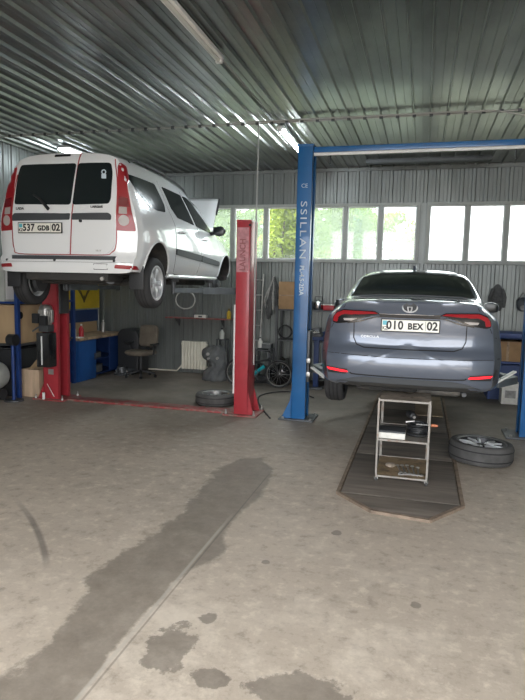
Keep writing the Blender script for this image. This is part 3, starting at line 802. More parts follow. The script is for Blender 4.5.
        for y in np.linspace(.35, 2.3, 14):
            h, n, d = H.hit('top', sg * .62, y); pts.append(h + Vector((0, 0, .035 if .36 < y < 2.29 else .0)))
        rl.tube(pts, .014, 8); rl.build('roof_rail', M['black_plastic'], t)
        mi = MB(); mi.sphere((sg * .985, 2.72, 1.02), .095, .06, .075)
        mo = mi.build('wing_mirror', M['black_plastic'], t)
        MB().bar((sg * .80, 2.82, .98), (sg * .93, 2.74, 1.0), .05, .05).build('mirror_arm', M['black_plastic'], mo)
        MB().box(sg * .985 - .075, sg * .985 + .075, 2.655, 2.668, .965, 1.075).build('mirror_glass', M['tint_glass'], mo, bevel=.004)
        for k, (y, z) in enumerate(arch):
            a = MB(); pts = []
            for q in range(0, 25):
                an = math.radians(-18 + 216 * q / 24); yy, zz = y + .352 * math.cos(an), z + .352 * math.sin(an)
                if zz < .34: continue
                h, n, d = H.hit(ax, yy, zz); pts.append(h - d * .002)
            a.tube(pts, .012, 8); a.build('arch_lip', M['white_paint'], t)
        # mud flap behind the rear wheel
        MB().box(sg * .66, sg * .83, .262, .276, .16, .42).build('mud_flap', M['black_plastic'], t, bevel=.006)
        sp = MB(); sp.tube([(sg * .80, 1.05, .325), (sg * .80, 3.15, .325)], .03, 10); sp.build('sill', M['white_paint'], t)
    # wheels, hanging low on their springs
    for (y, z, st2) in ((.64, .235, 'r'), (3.56, .245, 'f')):
        for sg in (-1, 1):
            if st2 == 'f':
                MB().lathe([(0, -.02), (.13, -.02), (.13, .0), (.07, .0), (.065, .05), (0, .05)], 30, mtx=Matrix.Translation((sg * .70, y, z)) @ Matrix.Rotation(sg * PI / 2, 4, 'Y')).build('brake_disc', M['dark_steel'], t)
                MB().tube([(sg * .68, y, z), (sg * .60, y, .6)], .04, 10).build('suspension_strut', M['under'], t); continue
            w = wheel(t, .295, .185, .195, 'five')
            w.location = (sg * .755, y, z); w.rotation_euler = (0, sg * PI / 2, 0)
    # raised bonnet and its opening
    H.patch('engine_bay', [(-.58, 3.42), (.58, 3.42), (.52, 4.12), (-.52, 4.12)], 'top', M['under'], t, .004, .01)
    bn = MB(); nseg = 8; vs = []; fs = []
    for i in range(nseg + 1):
        s_ = i / nseg; yy = 3.36 + .60 * s_; zz = 1.05 + .60 * s_ + .03 * math.sin(PI * s_); hw = .70 - .08 * s_
        for k in range(9):
            q = k / 8 * 2 - 1; vs.append((hw * q, yy + .03 * (1 - q * q), zz + .02 * (1 - q * q)))
    for i in range(nseg):
        for k in range(8): a = i * 9 + k; fs.append((a, a + 1, a + 10, a + 9))
    bn.add(vs, fs); bo = bn.build('bonnet', M['white_paint'], t); md = bo.modifiers.new('s', 'SOLIDIFY'); md.thickness = .025
    e = MB(); e.tube([vs[i * 9 + 8] for i in range(nseg // 2, nseg)] + [vs[nseg * 9 + k] for k in range(8, -1, -1)], .026, 8); e.build('bonnet_edge', M['black_plastic'], bo)
    MB().cyl((.5, 4.02, .9), (.5, 3.75, 1.42), .008, 8).build('bonnet_stay', M['dark_steel'], t)
    ws = H.patch('windscreen', [(-.60, 3.24), (.60, 3.24), (.57, 2.62), (-.57, 2.62)], 'top', M['tint_glass'], t, .004, .01, rnd=.05)
    # underside: axle beam, tank, exhaust, tow loop
    MB().tube([(-.66, .66, .25), (-.5, .72, .24), (.5, .72, .24), (.66, .66, .25)], [.05, .045, .045, .05], 10).build('rear_axle', M['under'], t)
    for sg in (-1, 1):
        MB().cyl((sg * .62, .64, .235), (sg * .67, .64, .235), .13, 22).build('brake_drum', M['dark_steel'], t)
        MB().tube([(sg * .55, .68, .25), (sg * .52, .62, .52)], .035, 10).build('damper', M['under'], t)
        MB().tube([(sg * .52, .70, .24), (sg * .50, 1.2, .33)], .035, 8).build('trailing_arm', M['under'], t)
    MB().box(-.5, .5, .10, .5, .24, .36).build('rear_undertray', M['under'], t, bevel=.04)
    MB().box(-.48, .52, .95, 1.6, .22, .34).build('fuel_tank', M['under'], t, bevel=.05)
    MB().tube([(.30, 1.0, .27), (.34, .5, .27), (.36, .44, .27)], .06, 14).build('silencer', M['dark_steel'], t)
    MB().tube([(.36, .46, .27), (.42, .2, .29), (.44, .06, .27)], .02, 12).build('exhaust_pipe', M['steel'], t)
    MB().box(-.36, .36, 3.1, 4.1, .21, .34).build('engine_guard', M['under'], t, bevel=.03)
    return t
white_car()

# ------------------------------------------------------------------ grey saloon on the blue lift
def grey_car():
    t = thing('saloon_car', 'dark grey-blue saloon car seen from behind, lifted low between the blue columns', 'car', (-.10, 5.3, .58), 0); t.scale = (.972, 1, 1)
    L = 4.63
    st = [(0.00, .32, .735, .75, .62, .715, .92, .60, 1.06, 1.10),
          (0.10, .31, .775, .79, .62, .755, .93, .62, 1.07, 1.115),
          (0.30, .30, .82, .845, .62, .785, .94, .635, 1.08, 1.125),
          (0.55, .28, .835, .860, .62, .785, .945, .64, 1.09, 1.13),
          (0.75, .25, .81, .868, .61, .78, .95, .65, 1.115, 1.165),
          (1.00, .22, .81, .870, .60, .78, .955, .635, 1.20, 1.265),
          (1.30, .19, .81, .870, .60, .78, .955, .605, 1.29, 1.37),
          (1.60, .18, .81, .870, .60, .78, .95, .59, 1.325, 1.415),
          (2.05, .18, .81, .880, .60, .785, .94, .585, 1.34, 1.435),
          (2.55, .18, .81, .880, .60, .785, .93, .58, 1.32, 1.415),
          (3.00, .18, .81, .880, .60, .79, .91, .62, 1.17, 1.255),
          (3.40, .18, .81, .880, .60, .79, .89, .68, 1.00, 1.055),
          (3.70, .18, .81, .875, .58, .78, .85, .68, .94, .975),
          (4.20, .19, .78, .85, .55, .74, .76, .62, .83, .87),
          (4.63, .22, .66, .74, .50, .66, .62, .55, .67, .70)]
    rear = ([.3, .36, .42, .47, .56, .62, .66, .70, .80, .90, .98, 1.02, 1.06, 1.09, 1.12], [.10, .03, .02, .0, -.005, .0, .035, .07, .075, .06, .055, .03, .01, .0, .04])
    front = ([.2, .5, .7, .9], [.04, 0, .03, .2])
    H = Hull(L, st, rear, front, .20, .26)
    arch = [(.97, .34), (3.67, .34)]
    H.body('car_body', M['grey_paint'], t, arch, .36, .42)
    bl = H.patch('rear_window', [(-.615, .67), (.615, .67), (.60, .80), (.53, 1.38), (.42, 1.43), (-.42, 1.43), (-.53, 1.38), (-.60, .80)], 'top', M['tint_glass'], t, .004, .008, step=.05, rnd=.05)
    H.patch('windscreen', [(-.60, 3.22), (.60, 3.22), (.53, 2.62), (-.53, 2.62)], 'top', M['tint_glass'], t, .004, .01, rnd=.05)
    for sg, ax in ((1, 'right'), (-1, 'left')):
        dR = H.patch('side_door', [(1.35, .42), (2.10, .30), (2.18, .60), (2.18, .92), (1.42, .98), (1.22, .80)], ax, M['grey_paint'], t, .003, .01, rnd=.03)
        dF = H.patch('side_door', [(2.13, .30), (3.15, .30), (3.24, .60), (3.2, .88), (2.21, .93), (2.21, .60)], ax, M['grey_paint'], t, .003, .01, rnd=.03)
        H.patch('side_window', [(.98, 1.05), (1.15, .99), (2.0, .97), (2.03, 1.33), (1.6, 1.325), (1.28, 1.26)], ax, M['tint_glass'], t, .003, .01, rnd=.03)
        H.patch('side_window', [(2.07, .97), (3.22, .945), (3.0, 1.10), (2.62, 1.28), (2.4, 1.33), (2.07, 1.335)], ax, M['tint_glass'], t, .003, .01, rnd=.03)
        g = MB(); H.ribbon(g, [(1.34, .40), (1.21, .80), (1.30, .98)], ax, .007); H.ribbon(g, [(2.12, .28), (2.195, .6), (2.195, .95)], ax, .007); H.ribbon(g, [(3.17, .29), (3.25, .6), (3.21, .9)], ax, .007)
        g.build('door_gap', M['seam'], t, smooth=0)
        mi = MB(); mi.sphere((sg * 1.0, 2.95, .98), .11, .07, .075); mo = mi.build('wing_mirror', M['grey_paint'], t)
        MB().bar((sg * .78, 3.02, .93), (sg * .93, 2.97, .95), .05, .04).build('mirror_arm', M['black_plastic'], mo)
        MB().box(sg * 1.0 - .085, sg * 1.0 + .085, 2.872, 2.886, .93, 1.035).build('mirror_glass', M['tint_glass'], mo, bevel=.004)
        P = lambda pts: [(sg * x, z) for x, z in pts]
        # tail lamp: dark housing, red light bar on top, clear section below
        la = H.patch('tail_lamp', P([(.26, .985), (.31, 1.012), (.60, 1.020), (.665, .995), (.70, .945), (.705, .895), (.665, .882), (.50, .905), (.40, .945)]), 'rear', M['black_gloss'], t, .010, .05, step=.035, rnd=.012)
        H.patch('light_bar', P([(.28, .993), (.32, 1.008), (.60, 1.014), (.655, .99), (.69, .945), (.698, .905), (.655, .898), (.645, .945), (.60, .972), (.45, .978)]), 'rear', M['red_lens'], la, .015, .01, step=.03, rnd=.008)
        H.patch('reverse_lens', P([(.47, .938), (.60, .935), (.59, .915), (.52, .915)]), 'rear', M['clear_lens'], la, .016, .01, step=.03, rnd=.008)
        H.patch('chrome_strip', P([(.25, .968), (.32, .958), (.44, .922), (.56, .897), (.56, .889), (.43, .910), (.31, .948), (.25, .958)]), 'rear', M['black_gloss'], la, .014, .01, step=.03)
        H.patch('reflector', P([(.53, .447), (.60, .447), (.72, .458), (.745, .478), (.66, .474), (.545, .463)]), 'rear', M['glow_red'], t, .006, .012, step=.03, rnd=.006)
        H.patch('bumper_vent', P([(.55, .43), (.76, .43), (.80, .50), (.77, .53), (.76, .49), (.54, .475)]), 'rear', M['black_plastic'], t, .003, .012, step=.04, rnd=.01)
    H.patch('garnish_bar', [(-.26, .955), (.26, .955), (.28, .985), (-.28, .985)], 'rear', M['black_gloss'], t, .012, .02)
    H.patch('garnish_chrome', [(-.27, .985), (.27, .985), (.27, .995), (-.27, .995)], 'rear', M['chrome'], t, .014, .02)
    g = MB(); H.ribbon(g, [(-.50, .90), (-.50, .76), (-.47, .70), (-.40, .676), (0, .672), (.40, .676), (.47, .70), (.50, .76), (.50, .90)], 'rear', .009)
    H.ribbon(g, [(-.60, 1.03), (-.58, 1.06), (-.56, 1.09)], 'rear', .006); H.ribbon(g, [(.60, 1.03), (.58, 1.06), (.56, 1.09)], 'rear', .006)
    H.ribbon(g, [(-.70, .882), (-.72, .84), (-.77, .79)], 'rear', .006); H.ribbon(g, [(.70, .882), (.72, .84), (.77, .79)], 'rear', .006)
    H.ribbon(g, spline([(-.80, .60), (-.74, .615), (0, .60), (.74, .615), (.80, .60)], 6), 'rear', .005); H.ribbon(g, spline([(-.52, .445), (-.45, .432), (0, .425), (.45, .432), (.52, .445)], 6), 'rear', .012)
    g.build('boot_gap', M['seam'], t, smooth=0)
    lip = H.patch('bumper_lip', [(-.66, .315), (.66, .315), (.64, .36), (.50, .40), (.38, .415), (-.38, .415), (-.50, .40), (-.64, .36)], 'rear', M['dark_plastic'], t, .008, .03, rnd=.02)
    # emblem: interlocking ovals in chrome
    em = empty('emblem', (0, .015, 1.048), 0, t); rx = Matrix.Rotation(PI / 2, 4, 'X')
    def oval(a, b, r, dz=0): 
        return MB().tube([(a * math.cos(q), 0, dz + b * math.sin(q)) for q in [2 * PI * k / 28 for k in range(28)]], r, 8, closed=True)
    oval(.064, .042, .007).build('outer_oval', M['alloy'], em); oval(.018, .038, .006).build('upright_oval', M['alloy'], em); oval(.042, .015, .006, .021).build('cross_oval', M['alloy'], em)
    H.patch('emblem_plinth', [(.064 * math.cos(q), 1.048 + .044 * math.sin(q)) for q in [2 * PI * k / 24 for k in range(24)]], 'rear', M['dark_steel'], t, .003, .012, step=.03)
    text('badge_lettering', 'COROLLA', .020, M['alloy'], t, (-.35, .064, .775), sx=1.25, bold=.0)
    plate(t, (.01, .052, .885), [('010', -.137, .072, .92), ('BEX', .045, .052, .96)], '02', math.radians(0))
    fin = MB().prism([(0, 0), (.16, .0), (.13, .045), (.09, .06), (.05, .03)], 'x', -.018, .018)
    h, n, d = H.hit('top', 0, 1.62); fin.build('roof_aerial', M['grey_paint'], t, loc=(0, 1.55, h.z - .004), bevel=.006)
    for y in (.97, 3.67):
        for sg in (-1, 1):
            if y < 2 and sg > 0:   # this wheel is off the car and lies on the floor
                MB().lathe([(0, -.02), (.14, -.02), (.14, .0), (.08, .0), (.07, .05), (0, .05)], 30, mtx=Matrix.Translation((.72, y, .315)) @ Matrix.Rotation(PI / 2, 4, 'Y')).build('brake_disc', M['steel'], t)
                MB().box(.62, .74, y - .19, y - .10, .25, .40).build('brake_caliper', M['steel'], t, bevel=.015); continue
            w = wheel(t, .315, .205, .21, 'multi', M['dark_rim'], M['alloy']); w.location = (sg * .765, y, .315); w.rotation_euler = (0, sg * PI / 2, 0)
    MB().tube([(-.66, .97, .30), (-.4, 1.05, .26), (.4, 1.05, .26), (.66, .97, .30)], .04, 10).build('rear_axle', M['under'], t)
    MB().lathe([(0, -.22), (.07, -.21), (.085, -.18), (.085, .18), (.07, .21), (0, .22)], 18, mtx=Matrix.Translation((.30, .62, .25)) @ Matrix.Scale(.8, 4, (0, 0, 1)) @ Matrix.Rotation(PI / 2, 4, 'Y')).build('silencer', M['steel'], t)
    MB().tube([(.50, .62, .26), (.53, .45, .26), (.53, .34, .25)], .022, 12).build('exhaust_pipe', M['dark_steel'], t)
    MB().box(-.5, .1, .45, .85, .22, .30).build('undertray', M['under'], t, bevel=.03)
    return t
grey_car()

# ------------------------------------------------------------------ red two-post lift
def channel(mb, x0, x1, y0, y1, z0, z1, th, open_x):
    """upright C-section; open towards open_x (+1 or -1)"""
    if open_x > 0: mb.box(x0, x0 + th, y0, y1, z0, z1)
    else: mb.box(x1 - th, x1, y0, y1, z0, z1)
    mb.box(x0, x1, y0, y0 + th, z0, z1); mb.box(x0, x1, y1 - th, y1, z0, z1)
    lp = .07
    if open_x > 0: mb.box(x1 - th, x1, y0 + th, y0 + lp, z0, z1); mb.box(x1 - th, x1, y1 - lp, y1 - th, z0, z1)
    else: mb.box(x0, x0 + th, y0 + th, y0 + lp, z0, z1); mb.box(x0, x0 + th, y1 - lp, y1 - th, z0, z1)

def lift_arms(parent, cx, cy, cz, sgn, targets, matl):
    for (tx, ty, tz) in targets:
        p0 = Vector((cx, cy, cz)); p1 = Vector((tx, ty, cz)); m = p0 + (p1 - p0) * .55
        ar = MB().bar(p0, m, .11, .09, (0, 0, 1)).build('lift_arm', matl, parent, bevel=.006)
        MB().bar(p0 + (p1 - p0) * .4, p1, .08, .06, (0, 0, 1)).build('arm_extension', matl, ar, bevel=.005)
        MB().cyl((tx, ty, cz - .045), (tx, ty, tz - .03), .03, 16).build('pad_screw', M['dark_steel'], ar)
        MB().cyl((tx, ty, tz - .035), (tx, ty, tz), .065, 20).build('rubber_pad', M['rubber'], ar)

def red_lift():
    t = thing('two_post_lift', 'red two-post car lift with motor, its floor plate under the white car', 'car lift', (0, 0, 0))
    Y0, Y1 = 7.60, 7.92; H_ = 2.645
    MB().box(-5.10, -2.40, 7.63, 7.88, 0, .028).build('floor_plate', M['red_floor'], t, bevel=.005)
    cols = {}
    for nm, x0, x1, op in (('l', -5.45, -5.20, 1), ('r', -2.432, -2.235, -1)):
        mb = MB(); channel(mb, x0, x1, Y0, Y1, .02, H_, .012, op)
        c = mb.build('column', M['red_lift'], t, bevel=.003); cols[nm] = c
        mb = MB(); mb.box(x0 - .14, x1 + .14, Y0 - .08, Y1 + .08, 0, .022); mb.build('base_plate', M['red_floor'], c, bevel=.004)
        for yy in (Y0 + .0, Y1 - .012):
            g = MB()
            if op > 0: g.prism([(x0, .022), (x0 - .09, .022), (x0, .24)], 'y', yy, yy + .012)
            else: g.prism([(x1, .022), (x1 + .085, .022), (x1, .34)], 'y', yy, yy + .012)
            g.build('gusset', M['red_lift'], c)
        b = MB()
        for xx in (x0 - .10, x1 + .10):
            for yy in (Y0 - .045, Y1 + .045): b.cyl((xx, yy, .02), (xx, yy, .05), .018, 6); b.cyl((xx, yy, .05), (xx, yy, .085), .010, 10)
        b.build('anchor_bolt', M['steel'], c)
        # carriage inside the channel with the arm pivots
        ca = MB().box(x0 + .03, x1 - .03 + (.06 if op > 0 else 0) - 0, Y0 + .05, Y1 - .05, 1.30, 1.86).build('carriage', M['dark_steel'], c, bevel=.005)
        if op > 0: lift_arms(t, -5.12, 7.76, 1.70, 1, [(-4.66, 7.05, 1.845), (-4.72, 8.55, 1.845)], M['arm_grey'])
        else: lift_arms(t, -2.52, 7.76, 1.70, -1, [(-3.12, 7.10, 1.845), (-3.18, 8.6, 1.845)], M['arm_grey'])
        k = MB(); k.box(x0 - .004, x1 + .004, Y0 - .004, Y1 + .004, H_ - .02, H_ + .004); k.build('top_cap', M['red_lift'], c)
    # flared root of the left column, seen from the front
    
    # cover pipe, print and nameplates
    MB().cyl((-2.448, 7.62, .30), (-2.448, 7.62, 1.52), .014, 12).build('cable_cover', M['white_metal'], cols['r'])
    st = MB().box(-2.425, -2.262, 7.5965, 7.60, 1.96, 2.55).build('sticker', M['label_pale'], cols['r'])
    text('lettering', 'LAUNCH', .078, M['faded_print'], cols['r'], (-2.34, 7.5955, 2.19), ry=-PI / 2, bold=.002, sx=.92)
    MB().cyl((-2.25, 7.592, 2.58), (-2.25, 7.60, 2.58), .016, 14).build('lock_hole', M['seam'], cols['r'])
    MB().box(-5.36, -5.27, 7.595, 7.60, .39, .47).build('nameplate', M['steel'], cols['l'])
    MB().cyl((-5.37, 7.575, .25), (-5.25, 7.575, .06), .005, 6).build('lock_wire', M['white_metal'], cols['l'])
    MB().cyl((-5.40, 7.53, .02), (-5.40, 7.53, .12), .02, 12).build('stop_pin', M['white_metal'], t)
    # power unit on the left column
    pu = empty('power_unit', (-5.345, 7.50, .06), 0, cols['l'])
    MB().lathe([(0, 1.40), (.07, 1.39), (.092, 1.36), (.095, 1.30), (.095, 1.15), (.08, 1.10), (0, 1.09)], 28, c=(.03, .0, -.02)).build('motor', M['steel'], pu)
    fn = MB()
    for q in range(14):
        a = 2 * PI * q / 14; fn.bar((.03 + .1 * math.cos(a), .1 * math.sin(a), 1.12), (.03 + .1 * math.cos(a), .1 * math.sin(a), 1.30), .006, .02)
    fn.build('cooling_fin', M['steel'], pu)
    MB().box(-.10, .00, -.155, -.08, 1.11, 1.25).build('switch_box', M['black_plastic'], pu, bevel=.008)
    MB().box(.02, .13, -.16, -.09, 1.08, 1.22).build('start_box', M['black_plastic'], pu, bevel=.008)
    MB().box(-.05, .11, -.07, .08, .98, 1.09).build('pump', M['dark_steel'], pu, bevel=.01)
    MB().cyl((-.07, -.03, 1.05), (-.16, -.06, .98), .012, 10).build('lever', M['dark_steel'], pu)
    MB().box(-.08, .14, -.09, .095, .46, .97).build('oil_tank', M['black_gloss'], pu, bevel=.015)
    MB().cyl((.02, -.10, .50), (.02, -.10, .92), .011, 10).build('sight_tube', M['white_metal'], pu)
    return t
red_lift()

# ------------------------------------------------------------------ blue two-post lift
def blue_lift():
    t = thing('two_post_lift', 'tall blue two-post car lift with overhead beam, around the grey car', 'car lift', (0, 0, 0))
    Y0, Y1 = 7.60, 7.90; H_ = 3.575
    cols = {}
    for nm, x0, x1, op in (('l', -1.628, -1.438, 1), ('r', 1.225, 1.415, -1)):
        mb = MB(); channel(mb, x0, x1, Y0, Y1, .02, H_, .012, op)
        c = mb.build('column', M['blue_lift'], t, bevel=.004); cols[nm] = c
        MB().box(x0 - .16, x1 + .12, Y0 - .07, Y1 + .08, 0, .022).build('base_plate', M['dark_steel'], c, bevel=.004)
        xo = x0 if op > 0 else x1; s = -1 if op > 0 else 1
        for yy in (Y0, Y1 - .012): MB().prism([(xo, .022), (xo + s * .13, .022), (xo + s * .02, .26), (xo, .40)], 'y', yy, yy + .012).build('gusset', M['blue_lift'], c)
        b = MB()
        for xx in (x0 - .10, x1 + .08):
            for yy in (Y0 - .04, Y1 + .04): b.cyl((xx, yy, .02), (xx, yy, .045), .018, 6)
        b.build('anchor_bolt', M['steel'], c)
        MB().box(x0 + .03, x1 - .03 + (.06 if op > 0 else 0), Y0 + .05, Y1 - .05, .52, 1.2).build('carriage', M['dark_steel'], c, bevel=.005)
        if op > 0:
            MB().box(x1 - .006, x1 + .05, Y0 + .01, Y0 + .06, .60, .66).build('latch', M['steel'], c, bevel=.004)
            MB().box(x1 - .006, x1 + .05, Y0 + .01, Y0 + .06, .78, .84).build('latch', M['steel'], c, bevel=.004)
            lift_arms(t, -1.36, 7.75, .70, 1, [(-.86, 6.98, .80), (-.86, 8.5, .80)], M['arm_grey'])
            MB().bar((-1.27, 7.10, .80), (-1.05, 6.90, .70), .05, .02, (0, 0, 1)).build('arm_guard', M['pad_white'], t, bevel=.004)
        else:
            lift_arms(t, 1.14, 7.75, .70, -1, [(.66, 6.98, .80), (.66, 8.5, .80)], M['arm_grey'])
            MB().bar((1.06, 7.15, .88), (.84, 6.95, .77), .05, .02, (0, 0, 1)).build('arm_guard', M['pad_white'], t, bevel=.004)
    MB().box(-1.438, 1.225, 7.68, 7.80, H_ - .075, H_ - .005).build('overhead_beam', M['blue_lift'], t, bevel=.006)
    bar = MB().cyl((-1.43, 7.665, H_ - .102), (1.21, 7.665, H_ - .102), .021, 14).build('limit_bar', M['pad_white'], t)
    for x in (-1.22, .98):
        MB().tube([(x, 7.70, H_ - .07), (x, 7.66, H_ - .15), (x, 7.66, H_ - .23)], .010, 8).build('bar_hanger', M['dark_steel'], bar)
    MB().box(-1.64, -1.425, 7.585, 7.915, H_ - .01, H_ + .015).build('top_cap', M['blue_lift'], cols['l'])
    MB().box(1.21, 1.43, 7.585, 7.915, H_ - .01, H_ + .015).build('top_cap', M['blue_lift'], cols['r'])
    text('lettering', 'SSILLAN', .082, M['white_print'], cols['l'], (-1.535, 7.597, 2.51), ry=PI / 2, sx=1.5, bold=.0, spacing=1.2)
    text('lettering', 'PL-4.5-2DA', .056, M['white_print'], cols['l'], (-1.535, 7.597, 1.865), ry=PI / 2, sx=1.0, bold=.002)
    text('lettering', 'CE', .05, M['white_print'], cols['l'], (-1.53, 7.597, 3.07), bold=.0)
    return t
blue_lift()

# ------------------------------------------------------------------ pit cover
edges = [(4.98, 6.235), (6.25, 7.495), (7.51, 8.755), (8.77, 10.0)]
labs = ['dark pit board under the steel trolley', 'dark pit board just behind the trolley, under the grey car boot', 'dark pit board between the two blue columns', 'last dark pit board, under the grey car nose']
for (a, b), l in zip(edges, labs):
    tag(MB().box(-.60, .385, a, b, 0, .022).build('pit_board', M['pit_board'], bevel=.004), l, 'pit cover', 'boards over the pit')
tag(MB().prism([(-.60, 4.965), (.385, 4.965), (.13, 4.60), (-.30, 4.66)], 'z', 0, .022).build('pit_board', M['pit_board'], bevel=.004), 'tapered dark pit board at the near end of the pit', 'pit cover', 'boards over the pit')
mb = MB()
for p, q in (((-.625, 10), (-.625, 4.97)), ((.41, 10), (.41, 4.97)), ((-.625, 4.97), (-.31, 4.63)), ((.41, 4.97), (.14, 4.57)), ((-.31, 4.63), (.14, 4.57))):
    mb.bar((*p, .012), (*q, .012), .032, .024, (0, 0, 1))
tag(mb.build('steel_edging', M['pit_edge'], smooth=0), 'rusty angle-iron edging set in the floor around the pit boards', 'edging')
tag(MB().box(-.02, .36, 8.4, 9.9, .024, .036).build('plywood_sheet', M['ply_floor']), 'tan plywood sheet lying on the far pit boards under the grey car', 'board')

# ------------------------------------------------------------------ steel trolley and what is on it
TX0, TX1, TY0, TY1 = -.345, .132, 5.36, 6.02
def trolley():
    t = thing('tool_trolley', 'rusty three-shelf steel trolley on the pit boards behind the grey car', 'trolley', (0, 0, .022))
    for x in (TX0, TX1):
        for y in (TY0, TY1):
            sx = .015 if x == TX0 else -.015; sy = .015 if y == TY0 else -.015
            L_ = MB(); L_.box(min(x, x + sx * 1.45), max(x, x + sx * 1.45), min(y, y + sy * .3), max(y, y + sy * .3), .035, .778); L_.box(min(x, x + sx * .3), max(x, x + sx * .3), min(y, y + sy * 1.9), max(y, y + sy * 1.9), .035, .778)
            lg = L_.build('leg', M['rust_steel'], t)
            ca = MB().cyl((x + sx - .012, y + sy, .020), (x + sx + .012, y + sy, .020), .020, 16).build('caster', M['dusty_rubber'], lg)
            MB().box(x + sx - .018, x + sx + .018, y + sy - .012, y + sy + .012, .022, .04).build('caster_fork', M['steel'], ca)
    for z, mm in ((.765, M['tray_dark']), (.396, M['rust_steel']), (.056, M['tray_tan'])):
        s = MB().box(TX0 + .006, TX1 - .006, TY0 + .006, TY1 - .006, z - .004, z + .002).build('shelf', mm, t)
        e = MB(); d = .014
        e.box(TX0 + .002, TX1 - .002, TY0 + .0045, TY0 + .0095, z - d, z + .003); e.box(TX0 + .002, TX1 - .002, TY1 - .0095, TY1 - .0045, z - d, z + .008)
        e.box(TX0 + .0045, TX0 + .0095, TY0, TY1, z - d, z + .008); e.box(TX1 - .0095, TX1 - .0045, TY0, TY1, z - d, z + .008)
        e.build('shelf_rail', M['rust_steel'], s)
trolley()
zs = .022 + .3985
t = thing('tool_case', 'white tool case lying on the middle shelf of the steel trolley', 'case', (-.212, 5.50, zs))
MB().box(-.125, .125, -.10, .12, 0, .055).build('case_body', M['white_box'], t, bevel=.006)
MB().box(-.125, .125, -.10, .12, .056, .072).build('case_lid', M['dark_plastic'], t, bevel=.006)
t = thing('air_hose', 'coiled black air hose on the middle shelf of the steel trolley', 'hose', (.026, 5.60, zs + .012))
pts = []
for k in range(130):
    a = k * .26; r = .085 + .012 * math.sin(k * .09); pts.append((r * math.cos(a), r * 1.1 * math.sin(a), .0 + k * .00085))
MB().tube(pts, .0115, 8).build('hose', M['black_plastic'], t)
MB().cyl((pts[-1][0], pts[-1][1], pts[-1][2]), (pts[-1][0] - .08, pts[-1][1] - .02, .10), .013, 10).build('coupling', M['steel'], t)
t = thing('impact_wrench', 'black air wrench with steel nose leaning on the coiled hose, middle trolley shelf', 'tool', (-.045, 5.76, zs + .16), .3)
MB().lathe([(0, -.09), (.03, -.088), (.036, -.06), (.036, .04), (.026, .06), (.012, .066), (.012, .09), (0, .09)], 20, mtx=Matrix.Rotation(PI / 2, 4, 'X')).build('wrench_body', M['black_plastic'], t)
MB().tube([(0, .02, 0), (.03, .03, -.07), (.045, .035, -.125)], .018, 10).build('grip', M['black_plastic'], t)
MB().cyl((0, -.10, 0), (0, -.085, 0), .014, 12).build('nose', M['steel'], t)
t = thing('screwdriver', 'screwdriver with orange handle sticking out over the right trolley leg', 'tool', (.095, 5.48, zs + .132), 0)
MB().cyl((-.09, .02, 0), (.03, .0, .004), .005, 8).build('shaft', M['steel'], t)
MB().tube([(.03, 0, .004), (.05, 0, .005), (.10, -.005, .007)], [.009, .013, .011], 10).build('handle', mat('orange_plastic', (.55, .19, .09), .5), t)
zs = .022 + .0585
sp0 = None
def spanner(x, y, a, l, lab):
    t = thing('spanner', lab, 'spanner', (x, y, zs + .004), a, 'loose spanners')
    m = MB(); m.box(-l / 2, l / 2, -.007, .007, -.003, .004); m.build('shank', M['steel'], t)
    MB().lathe([(.010, -.004), (.018, -.004), (.018, .005), (.010, .005)], 18, c=(l / 2 + .012, 0, 0), closed=True).build('ring_end', M['steel'], t)
    j = MB(); j.box(-l / 2 - .03, -l / 2, -.018, -.008, -.004, .005); j.box(-l / 2 - .03, -l / 2, .008, .018, -.004, .005); j.box(-l / 2 - .004, -l / 2 + .012, -.018, .018, -.004, .005)
    j.build('open_end', M['steel'], t)
for i, (x, y, a, l, lab) in enumerate(((-.13, 5.72, 1.75, .20, 'spanner lying nearest the left legs on the bottom trolley shelf'), (-.09, 5.73, 1.72, .22, 'second spanner from the left legs on the bottom trolley shelf'),
        (-.045, 5.73, 1.70, .24, 'middle spanner of the row on the bottom trolley shelf'), (.0, 5.72, 1.66, .24, 'second spanner from the right legs on the bottom trolley shelf'), (.045, 5.70, 1.62, .22, 'spanner lying nearest the right legs on the bottom trolley shelf'), (-.02, 5.575, .12, .17, 'short spanner lying crosswise in front of the row on the bottom trolley shelf'))):
    spanner(x, y - .12, a, l, lab)
t = thing('rag', 'crumpled oily rag on the bottom shelf of the trolley beside the spanners', 'rag', (-.215, 5.66, zs))
mb = MB(); mb.sphere((0, 0, .018), .05, .06, .02, 10); mb.build('rag_cloth', M['tray_dark'], t)

# ------------------------------------------------------------------ loose wheels
t = thing('car_wheel', 'dark multi-spoke alloy wheel with tyre lying flat on the floor beside the trolley', 'wheel', (.675, 6.44, .117), .3); t.rotation_euler = (0, .037, .3)
wheel(None, .325, .205, .245, 'multi', M['dark_rim'], M['alloy'], M['dusty_rubber'], root=t)
t = thing('car_wheel', 'steel-rimmed wheel with tyre lying flat against the foot of the red column', 'wheel', (-2.92, 8.22, .092), .1)
wheel(None, .30, .175, .20, 'steel', M['steel_rim'], None, M['dusty_rubber'], root=t)

